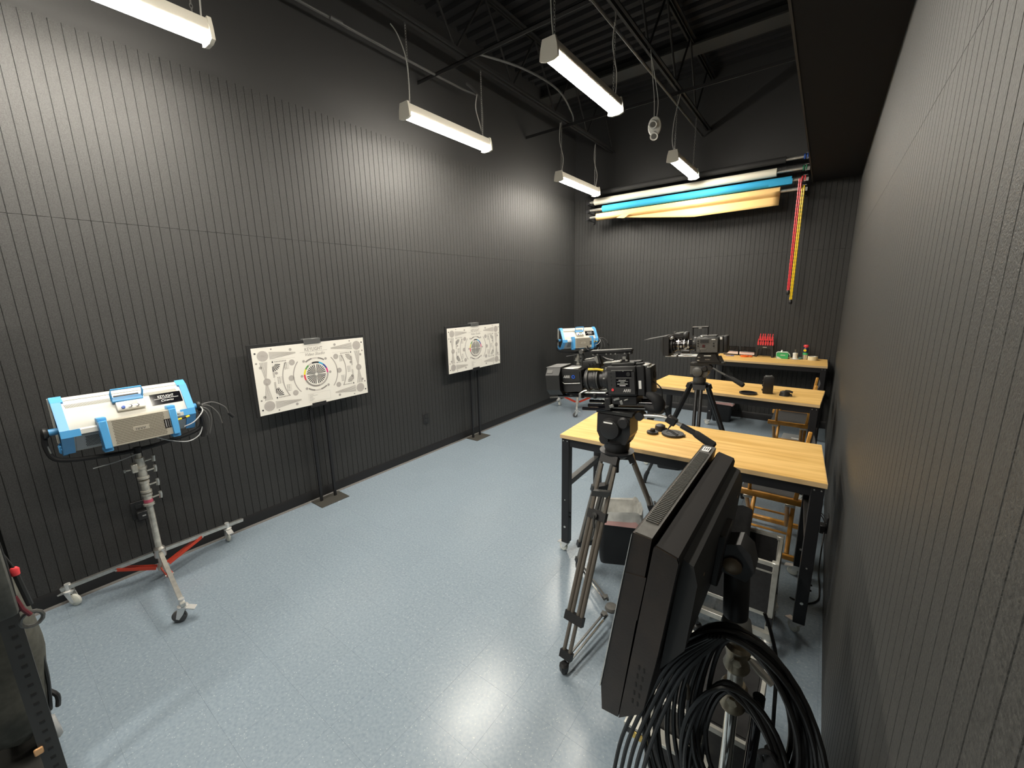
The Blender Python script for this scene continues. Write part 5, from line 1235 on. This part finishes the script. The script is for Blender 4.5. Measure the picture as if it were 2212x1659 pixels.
def tan_flap(t, cx, zc):
    g = G(); N = 30; cols = []
    xs = [-2.96+(2.96-0.575)*k/N for k in range(N+1)]
    def drop(x):
        if x < -2.55: return 0.0
        if x < -1.54: return 0.125*((x+2.55)/1.01)**0.9
        return 0.125-0.015*((x+1.54)/0.965)
    for x in xs:
        d = drop(x); col = []
        for k in range(9):
            tt = k/8
            a = math.radians(-35-100*min(1, tt*1.6)) if False else math.radians(180+20+80*min(1.0, tt*1.7))
            if tt < 0.6:
                ang = math.radians(185+75*tt/0.6); col.append((x-cx, 0.0525*math.cos(ang)*1.0, 0.0525*math.sin(ang)))
            else:
                ang = math.radians(260); q = (tt-0.6)/0.4
                col.append((x-cx, 0.0525*math.cos(ang)-0.035*q*(d/0.125), 0.0525*math.sin(ang)-d*q))
        cols.append([g.bm.verts.new(p) for p in col])
    for a, b in zip(cols, cols[1:]):
        for k in range(8): g.bm.faces.new((a[k], a[k+1], b[k+1], b[k]))
    o = g.obj('hanging_sheet', BACKK, t)
    sm = o.modifiers.new('thick', 'SOLIDIFY'); sm.thickness = 0.0012
    G().prism([(-2.62-cx, -0.060), (-2.50-cx, -0.075), (-2.42-cx, -0.028), (-2.53-cx, -0.020)], (0, -0.056, 0), X, Z, Y, -0.001, 0.001).obj('torn_corner', BACKK, t)
roll(2.917, -2.962, -0.578, 0.050, BACKK, 'tan paper backdrop roll with a torn hanging edge, lowest on the back wall', YEL, YEL, -0.343, 1.64, tan_flap)
for xx, lb_ in ((-3.115, 'black wall bracket holding the left ends of the backdrop rolls'), (-0.330, 'black wall bracket holding the right ends of the backdrop rolls')):
    t = thing('roll_bracket', lb_, 'bracket', (xx, RY, 3.08))
    g = G(); g.bx(-0.010, 0.010, 0.225, 0.248, -0.22, 0.24, bev=0.002); g.obj('back_plate', BLK, t)
    for zz, cc in ((3.262, BLUED), (3.138, GREENP), (3.024, REDP), (2.917, YEL)):
        s = 1 if xx > -1 else -1
        G().bx(-0.006, 0.006, -0.02, 0.226, zz-3.08-0.034, zz-3.08-0.026, bev=0.001).obj('hook_arm', BLK, t)
        G().bx(-0.022, 0.022, -0.024, -0.016, zz-3.08-0.034, zz-3.08+0.004).obj('hook_tip', ALU if xx > -1 else BLK, t)
        if xx > -1:
            G().lathe([(0.008, 0), (0.034, 0), (0.036, 0.006), (0.034, 0.012), (0.008, 0.012)], (-0.018, 0, zz-3.08), X, n=22).obj('sprocket', cc, t)
            G().bx(-0.03, 0.012, -0.035, 0.03, zz-3.08+0.028, zz-3.08+0.032).obj('bracket_cap', ALU, t)

# ------------------------------------------------------------------ foreground: panel light seen from behind, its stand, coil
PLO = Vector((-0.25, 1.125, 0.99))
pl = thing('led_panel', 'large black light panel seen from behind in the foreground, tilted on its yoke', 'studio light', tuple(PLO))
TB = Matrix.Translation(-PLO)
BRN = mat('worn_brown_black_shell', (0.024, 0.017, 0.012), 0.38, noise=(12, 0.35), bump=(150, 0.15))
TOPG = mat('grey_black_top', (0.075, 0.073, 0.066), 0.55, noise=(60, 0.2))  # top cap is greyer than the frame shell
G().prism([(-0.281, 1.243), (-0.240, 1.2385), (-0.298, 0.735), (-0.340, 0.731), (-0.344, 0.800)], (0, 0, 0), X, Z, Y, 0.80, 1.45).xform(TB).obj('front_frame', BRN, pl)
G().prism([(-0.2815, 1.240), (-0.275, 1.2445), (-0.240, 1.2415), (-0.241, 1.2385)], (0, 0, 0), X, Z, Y, 0.803, 1.447).xform(TB).obj('top_cap', TOPG, pl)
G().prism([(-0.2835, 1.238), (-0.2815, 1.243), (-0.3445, 0.800), (-0.3475, 0.802)], (0, 0, 0), X, Z, Y, 0.797, 1.453).xform(TB).obj('front_trim', ALU, pl)
G().prism([(-0.236, 1.222), (-0.230, 1.229), (-0.185, 1.217), (-0.181, 1.206), (-0.212, 0.960), (-0.236, 0.800), (-0.246, 0.778), (-0.296, 0.734)], (0, 0, 0), X, Z, Y, 0.802, 1.448).xform(TB).obj('rear_shell', mat('satin_black_shell', (0.009, 0.008, 0.008), 0.6), pl)
G().prism([(-0.183, 1.200), (-0.160, 1.190), (-0.150, 1.150), (-0.165, 0.98), (-0.215, 0.90)], (0, 0, 0), X, Z, Y, 0.83, 1.42).xform(TB).obj('rear_cover', mat('charcoal_cover', (0.022, 0.022, 0.022), 0.55), pl)
for k in range(60):
    y = 0.86+k*0.0085
    if k == 0: ribme = G().prism([(-0.274, 1.2450), (-0.246, 1.2425), (-0.246, 1.2450), (-0.274, 1.2478)], (0, 0, 0), X, Z, Y, 0.86, 0.8635).xform(TB).mesh('cooling_rib', mat('rib_dark_grey', (0.05, 0.05, 0.045), 0.5))
    o = D.objects.new('cooling_rib', ribme); COL.objects.link(o); o.parent = pl; o.location = (0, y-0.86, 0)
gl = G(); gl.bx(-0.272, -0.250, 1.385, 1.425, 1.2435, 1.2462).xform(TB); lbw = gl.obj('white_label', INKW, pl)
g = G()
for k in range(3): g.bx(-0.268+k*0.006, -0.265+k*0.006, 1.392, 1.418, 1.2462, 1.2466)
g.xform(TB).obj('label_print', CHD, lbw)
for c in range(2):
    for k in range(5):
        zz = 0.9098-k*0.0250-0.002*c; xx = -0.2520+0.0117*c+k*(-0.0028)
        G().bx(xx-0.0018, xx+0.0018, 0.7975, 0.8000, zz-0.006, zz+0.006).xform(TB).obj('vent_slot', DHOLE, pl)
G().prism([(-0.293, 1.14), (-0.247, 1.145), (-0.262, 1.03), (-0.302, 1.03)], (0, 0, 0), X, Z, Y, 0.7985, 0.8005).xform(TB).obj('end_cover', BRN, pl)
G().prism([(-0.2355, 1.220), (-0.230, 1.2275), (-0.187, 1.2155), (-0.183, 1.205), (-0.213, 0.960), (-0.237, 0.802), (-0.247, 0.780), (-0.2955, 0.736)], (0, 0, 0), X, Z, Y, 0.7985, 0.8021).xform(TB).obj('end_cap', BRN, pl)
for y, zz in ((0.90, 1.135), (1.12, 1.135), (1.34, 1.135), (0.90, 0.99), (1.34, 0.99)):
    xb = -0.1545 - (1.15-zz)*0.09
    G().cyl((xb, y, zz), (xb+0.005, y, zz), 0.004, n=10).xform(TB).obj('screw', COPPER, pl)
g = G(); g.box((-0.150, 1.12, 1.07), (0.020, 0.11, 0.15), bev=0.004, rot=(0, 0.08, 0)); g.xform(TB).obj('mount_plate', BLKP, pl)
g = G(); g.prism([(-0.150, 1.11), (-0.105, 1.125), (-0.080, 1.105), (-0.068, 1.06), (-0.085, 1.025), (-0.150, 1.035)], (0, 0, 0), X, Z, Y, 1.085, 1.155); g.xform(TB).obj('tilt_knuckle', BLKP, pl)
G().lathe([(0, 0), (0.022, 0), (0.023, 0.006), (0.014, 0.010), (0, 0.010)], (-0.118, 1.085, 1.062), -Y, n=24).xform(TB).obj('knuckle_bolt', mat('dull_bronze', (0.16, 0.12, 0.08), 0.35, metal=0.6), pl)
G().lathe([(0, 0), (0.030, 0), (0.031, 0.01), (0.031, 0.135), (0.027, 0.145), (0.018, 0.150), (0, 0.150)], (-0.103, 1.12, 0.895), Vector((-0.05, 0, 1)), n=24).xform(TB).obj('yoke_sleeve', BLKP, pl)
G().tube([(-0.262, 0.965, 0.800), (-0.235, 0.985, 0.790), (-0.205, 1.0, 0.765), (-0.190, 1.01, 0.72), (-0.185, 1.02, 0.66)], [0.007, 0.0065, 0.006, 0.0065, 0.0065], n=8, smooth=4).xform(TB).obj('power_lead', mat('grey_brown_sheath', (0.16, 0.13, 0.09), 0.5), pl)
G().lathe([(0, 0), (0.008, 0), (0.008, 0.015), (0, 0.016)], (-0.266, 0.962, 0.800), Vector((1, 0.5, -0.3)), n=12).xform(TB).obj('brass_connector', COPPER, pl)
G().tube([(-0.04, 1.16, 0.905), (-0.02, 1.15, 0.86), (0.0, 1.12, 0.80), (0.01, 1.08, 0.66), (0.02, 1.05, 0.50)], 0.0045, n=6, smooth=5).xform(TB).obj('safety_cord', BLKM, pl)

sx, sy = -0.088, 1.12
fs = thing('light_stand', 'chrome and black light stand holding the foreground panel light', 'light stand', (sx, sy, 0))
WS = mat('worn_bronze_casting', (0.33, 0.28, 0.20), 0.35, metal=0.6, noise=(25, 0.35))
G().lathe([(0.012, 0), (0.026, 0), (0.040, 0.022), (0.034, 0.055), (0.024, 0.064), (0.012, 0.065)], (-0.010, 0, 0.832), Z, n=12).obj('top_receiver', mat('dull_aluminium_casting', (0.36, 0.36, 0.34), 0.4, metal=0.5), fs)
G().cyl((-0.010, 0, 0.885), (-0.012, 0, 0.905), 0.016, n=16).obj('spigot', STEEL, fs)
G().cyl((-0.004, 0, 0.745), (-0.008, 0, 0.84), 0.021, n=18).obj('riser', WS, fs)
for zz in (0.775, 0.645):
    c = G().lathe([(0.010, -0.040), (0.030, -0.040), (0.034, -0.030), (0.028, -0.010), (0.030, 0.010), (0.034, 0.030), (0.028, 0.040), (0.010, 0.040)], (0, 0, zz), Z, n=16).obj('collar', WS, fs)
    G().lathe([(0, 0), (0.013, 0), (0.013, 0.008), (0, 0.010)], (0.002, -0.030, zz+0.005), -Y, n=6).obj('hex_bolt', WS, c)
    G().tube([(0.028, -0.01, zz+0.012), (0.052, -0.012, zz-0.006), (0.085, -0.014, zz-0.028)], [0.007, 0.011, 0.009], n=8).obj('tee_knob', STEEL, c)
G().cyl((0.0, 0, 0.07), (0.0, 0, 0.62), 0.0165, n=20).obj('chrome_column', CHR, fs)
G().cyl((0.0, 0, 0.68), (0.0, 0, 0.74), 0.020, n=18).obj('inner_tube', STEEL, fs)
G().cyl((0.052, 0.02, 0.07), (0.060, 0.018, 0.66), 0.0155, n=18).obj('black_riser', BLKG, fs)
G().box((0.030, 0.010, 0.62), (0.075, 0.025, 0.03), bev=0.004).obj('riser_bracket', BLKP, fs)
G().box((0.028, 0.010, 0.085), (0.10, 0.05, 0.03), bev=0.004).obj('riser_bracket', BLKP, fs)
for a in (-1.2, -2.2, -3.02):
    d = Vector((math.cos(a), math.sin(a), 0)); G().tube([d*0.015+Z*0.075, d*0.26+Z*0.022, d*0.27+Z*0.012], 0.011, n=8).obj('leg', STEEL, fs)

co = thing('cable_coil', 'thick coil of black cable hung over the foreground light stand', 'cable', (-0.088, 1.02, 0.95))
def strand(w0, w1, ht, dy, tw, top=0.0, r=0.0062):
    pts = []; N = 22
    for k in range(N):
        a = 2*PI*k/N
        sx_ = math.sin(a); cz = math.cos(a)
        w_ = w0 if sx_ > 0 else w1
        z = top-ht/2+ht/2*cz
        f = 1.0+0.25*(1-cz)/2
        pts.append((w_*sx_*f, dy+0.012*math.sin(2*a+tw), z+0.004*math.sin(3*a+tw)))
    return G().tube(pts, r, n=8, closed=True, smooth=2)
rs = random.Random(3)
for k in range(13):
    strand(0.200-0.0065*k+rs.uniform(-.004, .004), 0.180-0.011*k+rs.uniform(-.004, .004), 0.74-0.025*k, -0.03+0.011*(k % 5), k*0.9, top=-0.002-0.006*(k % 5)-0.0012*k).obj('cable_loop', mat('black_rubber_cable', (0.007, 0.007, 0.007), 0.42), co)
for k in range(5):
    strand(0.135-0.006*k, 0.085-0.010*k, 0.46+0.02*k, -0.045+0.010*k, k*1.3, top=-0.150-0.009*k).obj('cable_loop', MATS['black_rubber_cable'], co)
for k in range(5):
    G().tube([(-0.02-0.008*k, -0.05, -0.012-0.004*k), (-0.10-0.012*k, -0.055+0.004*k, -0.16), (-0.150-0.016*k, -0.050+0.004*k, -0.34), (-0.185-0.020*k, -0.045+0.004*k, -0.52), (-0.205-0.020*k, -0.04, -0.68)], 0.0060, n=8, smooth=5).obj('cable_loop', MATS['black_rubber_cable'], co)
G().tube([(0.105, -0.03, -0.28), (0.115, -0.03, -0.34), (0.115, -0.03, -0.40), (0.11, -0.03, -0.52)], [0.020, 0.028, 0.030, 0.026], n=10, smooth=3).obj('cable_tie_bundle', BLKM, co)
G().tube([(0.085, -0.05, -0.30), (0.080, -0.055, -0.275), (0.098, -0.055, -0.262), (0.112, -0.05, -0.285)], 0.006, n=8, smooth=4).obj('tie_loop', BLKM, co)

# ------------------------------------------------------------------ flight cases behind the foreground light
def case(name, x0, x1, y0, y1, z0, z1, label, open_top=False, latch=None, soft=False):
    t = thing(name, label, 'case', ((x0+x1)/2, (y0+y1)/2, z0)); W, Dp, H = x1-x0, y1-y0, z1-z0; e = 0.020
    if open_top:
        for (a0, a1, b0, b1) in ((-W/2, W/2, -Dp/2, -Dp/2+0.009), (-W/2, W/2, Dp/2-0.009, Dp/2), (-W/2, -W/2+0.009, -Dp/2+0.009, Dp/2-0.009), (W/2-0.009, W/2, -Dp/2+0.009, Dp/2-0.009)):
            G().bx(a0, a1, b0, b1, 0.004, H-0.002).obj('side_panel', CASEB, t)
        G().bx(-W/2+0.009, W/2-0.009, -Dp/2+0.009, Dp/2-0.009, 0.004, 0.014).obj('bottom_panel', CASEB, t)
    else:
        G().bx(-W/2+0.002, W/2-0.002, -Dp/2+0.002, Dp/2-0.002, 0.002, H-0.002).obj('case_shell', CASEB, t)
        G().bx(-W/2+e, W/2-e, -Dp/2+e, Dp/2-e, H-0.002, H+0.0005).obj('top_cloth' if soft else 'top_skin', FABR if soft else CASEB, t)
    for zz in (0.0, H-e):
        for s in (-1, 1):
            G().bx(-W/2, W/2, s*(Dp/2)-0.0125 if s > 0 else -Dp/2-0.0015, Dp/2+0.0015 if s > 0 else -Dp/2+0.0125, zz, zz+e*0.92, bev=0.001).obj('edge_extrusion', ALUP, t)
            G().bx(s*(W/2)-0.0125 if s > 0 else -W/2-0.0015, W/2+0.0015 if s > 0 else -W/2+0.0125, -Dp/2+0.013, Dp/2-0.013, zz, zz+e*0.92, bev=0.001).obj('edge_extrusion', ALUP, t)
    for sx_ in (-1, 1):
        for sy_ in (-1, 1):
            G().box((sx_*(W/2-0.010), sy_*(Dp/2-0.010), H/2), (0.024, 0.024, H-0.004), bev=0.002).obj('corner_post', ALUP, t)
            G().box((sx_*(W/2-0.0125), sy_*(Dp/2-0.0125), H-0.010), (0.030, 0.030, 0.023), bev=0.003).obj('corner_cap', ALUP, t)
    if not open_top: G().bx(-W/2+0.01, W/2-0.01, -Dp/2-0.0022, -Dp/2, H*0.55, H*0.55+0.014).obj('lid_seam', ALUP, t)
    if latch is not None: G().box((latch, -Dp/2-0.005, 0.055), (0.060, 0.006, 0.036), bev=0.002).obj('brass_latch', BRASS, t)
    return t
cA = case('open_flight_case', -0.43, -0.040, 2.085, 2.375, 0.215, 0.505, 'open aluminium edged case under the right end of the near table', True)
G().bx(-0.185, 0.185, -0.1475, -0.145, 0.235, 0.243).obj('lid_seam', ALUP, cA)
t = thing('case_dolly', 'low wheeled dolly frame carrying the open aluminium edged case', 'dolly', (-0.235, 2.23, 0), group=None)
for yy in (-0.155, 0.155): G().box((0, yy, 0.125), (0.40, 0.030, 0.030), bev=0.002).obj('side_beam', ALUP, t)
for xx in (-0.185, 0.185):
    G().box((xx, 0, 0.155), (0.030, 0.30, 0.030), bev=0.002).obj('cross_beam', ALUP, t)
    for yy in (-0.14, 0.14):
        G().box((xx, yy, 0.192), (0.026, 0.026, 0.044)).obj('riser_block', BLK, t)
        caster(t, (xx, yy, 0.0), rz=1.0+xx*3, s=1.35, brake=False, wheel=RUB)
cB = case('flight_case', -0.345, -0.022, 1.205, 1.575, 0.0, 0.405, 'black case with cloth top and brass latched front ledge behind the coil', soft=True)
# fold-down front ledge of that case, local origin (-0.1835, 1.39, 0)
ld = G().bx(-0.222, 0.045, -0.236, -0.187, 0.246, 0.276, bev=0.002).obj('front_ledge', CASEB, cB)
G().bx(-0.223, 0.046, -0.238, -0.187, 0.274, 0.286, bev=0.001).obj('edge_extrusion', ALUP, ld)
G().box((-0.165, -0.239, 0.258), (0.058, 0.005, 0.028), bev=0.002).obj('brass_latch', BRASS, ld)
t = thing('black_flag', 'limp black cloth flag standing in the open case', 'flag', (-0.30, 2.30, 0.235), (0, 0, 0.05))
g = G(); N = 10; cs_ = []
for k in range(N+1):
    u_ = -0.115+0.23*k/N; cs_.append([g.bm.verts.new((u_, 0.012*math.sin(k*1.1)+v_*0.01, v_*0.40+(0.012*math.sin(k*0.9) if v_ > 0.5 else 0))) for v_ in (0, 0.33, 0.66, 1)])
for a, b in zip(cs_, cs_[1:]):
    for k in range(3): g.bm.faces.new((a[k], a[k+1], b[k+1], b[k]))
o = g.obj('cloth', FABR, t); sm = o.modifiers.new('thick', 'SOLIDIFY'); sm.thickness = 0.004
# small grey box between the tables, boards along the wall
t = thing('equipment_box', 'light grey lidded box on the floor beyond the near table', 'box', (-0.125, 5.41, 0), (0, 0, -0.04))
G().box((0, 0, 0.055), (0.20, 0.22, 0.110), bev=0.006).obj('box_body', LGREY, t)
G().box((0, 0, 0.125), (0.215, 0.235, 0.026), bev=0.005).obj('lid', mat('grey_lid', (0.25, 0.26, 0.26), 0.4), t)
G().box((0.0, -0.119, 0.118), (0.10, 0.006, 0.018), bev=0.002).obj('latch', WHITE, t)
G().box((0.03, -0.05, 0.1395), (0.09, 0.025, 0.003)).obj('lid_label', WHITE, t)

# ------------------------------------------------------------------ cables and outlets
CBL = mat('black_floor_cable', (0.012, 0.012, 0.012), 0.5)
tag(G().tube([(0.02, 2.62, 0.005), (0.09, 2.61, 0.005), (0.150, 2.68, 0.005), (0.158, 2.80, 0.005), (0.150, 2.95, 0.02), (0.155, 3.12, 0.12), (0.162, 3.25, 0.19)], 0.004, smooth=6).obj('floor_cable', CBL), 'black cable curving on the floor behind the near table leg and up the right wall', 'cable')
tag(G().tube([(0.05, 3.3, 0.30), (0.12, 3.28, 0.28), (0.155, 3.25, 0.26), (0.160, 3.22, 0.24)], 0.003, smooth=6).tube([(0.05, 3.36, 0.27), (0.13, 3.30, 0.25), (0.158, 3.26, 0.22)], 0.003, smooth=5).obj('wall_cable', CBL), 'thin black wires reaching a plug on the right wall', 'cable')
tag(G().tube([(0.10, 4.7, 0.004), (0.12, 5.1, 0.004), (0.08, 5.4, 0.004), (0.13, 5.7, 0.004)], 0.004, smooth=6).tube([(0.06, 4.9, 0.004), (0.10, 5.3, 0.004), (0.14, 5.5, 0.004)], 0.0035, smooth=5).obj('floor_cable', CBL), 'loose black cables on the floor by the right wall near the chairs', 'cable')
def outlet(loc, rz, label, adapter=False):
    t = thing('wall_outlet', label, 'outlet', loc, (0, 0, rz))
    G().box((0.003, 0, 0), (0.006, 0.074, 0.118), bev=0.002).obj('cover_plate', BLKP, t)
    for zz in (-0.024, 0.024): G().box((0.007, 0, zz), (0.003, 0.034, 0.030), bev=0.002).obj('socket', DGREY if not adapter else BLKP, t)
    if adapter:
        G().box((0.025, 0.012, -0.034), (0.034, 0.060, 0.058), bev=0.004).obj('plug_adapter', BLKP, t)
        G().box((0.0425, 0.014, -0.034), (0.001, 0.018, 0.008)).obj('adapter_label', LGREY, t)
    return t
outlet((XL+0.001, 0.505, 0.425), 0, 'black wall outlet with a plugged adapter behind the near light stand', True)
outlet((XL+0.001, 2.99, 0.42), 0, 'black wall outlet between the two test charts')
outlet((XR-0.001, 3.25, 0.22), PI, 'black wall outlet low on the right wall by the near table', True)

# ------------------------------------------------------------------ storage rack with bags at the left edge
rk = thing('storage_rack', 'black slotted steel rack at the left edge of the photo', 'rack', (-2.55, -0.30, 0))
ANG = mat('black_slotted_angle', (0.030, 0.030, 0.028), 0.5)
def post(x, y, sx_, sy_):
    g = G(); g.bx(x-0.0015, x+0.0015, y, y+sy_*0.045, 0, 1.95); g.bx(x, x+sx_*0.040, y-0.0015, y+0.0015, 0, 1.95); p = g.obj('slotted_post', ANG, rk)
    return p
p0 = post(0.55, 0.255, -1, -1); post(0.55, -0.255, -1, 1); post(-0.55, 0.255, 1, -1); post(-0.55, -0.255, 1, 1)
slot = G().box((0.0018, -0.020, 0), (0.0015, 0.013, 0.011), bev=0.0003).mesh('slot', DHOLE)
for k in range(50):
    o = D.objects.new('slot', slot); COL.objects.link(o); o.parent = p0; o.location = (0.55, 0.255, 0.05+k*0.0381)
for zz in (0.10, 1.02, 1.5, 1.92):
    G().box((0, 0, zz), (1.09, 0.50, 0.022), bev=0.002).obj('shelf', ANG, rk)
    G().box((0.545, 0, zz-0.012), (0.012, 0.49, 0.045), bev=0.001).obj('shelf_beam', ANG, rk)
G().box((0.555, 0.21, 0.257), (0.010, 0.022, 0.026), bev=0.003).obj('copper_clip', mat('copper_clip', (0.75, 0.42, 0.20), 0.35, metal=0.5), rk)
def storecase(x, y, z, s, label):
    t = thing('equipment_case', label, 'case', (x, y, z))
    G().box((0, 0, s[2]/2), s, bev=0.015, seg=2).obj('case_shell', BLKP, t)
    G().box((0, 0, s[2]*0.62), (s[0]+0.006, s[1]+0.006, 0.012), bev=0.002).obj('lid_seam', DGREY, t)
    for yy in (-0.10, 0.10): G().box((s[0]/2+0.006, yy, s[2]*0.6), (0.014, 0.045, 0.05), bev=0.004).obj('latch', DGREY, t)
    return t
storecase(-2.80, -0.32, 0.111, (0.40, 0.40, 0.26), 'black hard case with grey latches on the lowest rack shelf')
storecase(-2.30, -0.33, 1.031, (0.50, 0.36, 0.24), 'black hard case on the upper rack shelf behind the post')
def blob(name, parent, c, s, m, seed, sub=3, amp=0.10):
    bm = bmesh.new(); bmesh.ops.create_icosphere(bm, subdivisions=sub, radius=1.0)
    rr_ = random.Random(seed); ph = [rr_.uniform(0, 6) for _ in range(6)]
    for v in bm.verts:
        p = v.co.copy(); q = Vector([math.copysign(abs(a)**0.72, a) for a in p])
        k = 1+amp*(math.sin(3*p.x+ph[0])*math.sin(4*p.z+ph[1])+0.5*math.sin(7*p.z+ph[2]+3*p.y)+0.35*math.sin(11*p.y+ph[3]+5*p.x))
        v.co = Vector((q.x*s[0]*k, q.y*s[1]*k, q.z*s[2]*k))+Vector(c)
    me = D.meshes.new(name); bm.to_mesh(me); bm.free(); me.materials.append(m)
    me.polygons.foreach_set('use_smooth', [True]*len(me.polygons))
    o = D.objects.new(name, me); COL.objects.link(o); o.parent = parent; return o
bg = thing('camera_bag', 'crumpled grey nylon bag bulging out beside the rack post at the left edge', 'bag', (-2.27, -0.105, 0.111))
blob('bag_body', bg, (0.0, -0.03, 0.41), (0.17, 0.115, 0.40), BAGF, 5)
G().tube([(0.05, 0.060, 0.12), (0.09, 0.076, 0.28), (0.08, 0.078, 0.42), (0.03, 0.07, 0.58)], 0.006, n=6, smooth=5).obj('piping', DGREY, bg)
G().box((0.06, 0.045, 0.05), (0.05, 0.05, 0.10), bev=0.012, rot=(0.1, 0, 0)).obj('side_pocket', LGREY, bg)
G().tube([(0.04, 0.065, 0.20), (0.06, 0.085, 0.17), (0.05, 0.080, 0.12)], 0.008, n=8, smooth=3).obj('buckle_strap', BLKP, bg)
pc = thing('webbing_pouch', 'grey pouch with ladder webbing hanging at the left edge', 'pouch', (-1.95, -0.085, 0.80))
G().box((0, 0, 0.17), (0.06, 0.09, 0.34), bev=0.015, seg=2).obj('pouch_body', mat('grey_pouch', (0.085, 0.088, 0.08), 0.85, noise=(50, 0.2)), pc)
for k in range(8): G().box((0.031, -0.018, 0.05+k*0.036), (0.003, 0.046, 0.018), bev=0.001).obj('webbing_loop', BLKM, pc)
G().tube([(0.0, 0.04, 0.0), (0.0, 0.044, 0.17), (0.0, 0.04, 0.34)], 0.006, n=8).obj('piping', DGREY, pc)
G().tube([(0, 0, 0.34), (-0.02, 0, 0.46), (-0.05, -0.02, 0.60)], 0.005, n=6, smooth=3).obj('hanging_strap', BLKM, pc)
cl = thing('hanging_clamp', 'small clamp with a red tip and ring hanging beside the rack', 'clamp', (-1.96, -0.022, 0.755))
G().lathe([(0, 0), (0.010, 0), (0.011, 0.020), (0.007, 0.026), (0, 0.026)], (0, -0.005, 0.165), Z, n=12).obj('red_tip', REDP, cl)
G().tube([(0, -0.005, 0.17), (0.005, 0.0, 0.11), (0.0, 0.005, 0.05)], 0.008, n=8).obj('handle', DGREY, cl)
G().tube([(0.01, -0.02, 0.10), (0.01, -0.012, 0.05), (0.01, 0.0, 0.02)], 0.006, n=8).obj('red_stripe', mat('dull_red', (0.14, 0.02, 0.03), 0.6), cl)
G().tube([(0, 0.025*math.sin(a), 0.025*math.cos(a)) for a in [k*PI/6 for k in range(12)]], 0.006, n=6, closed=True).obj('ring', GREY, cl)
G().tube([(0, -0.005, 0.19), (-0.03, -0.03, 0.28), (-0.055, -0.06, 0.33)], 0.003, n=6, smooth=3).obj('cord', BLKM, cl)
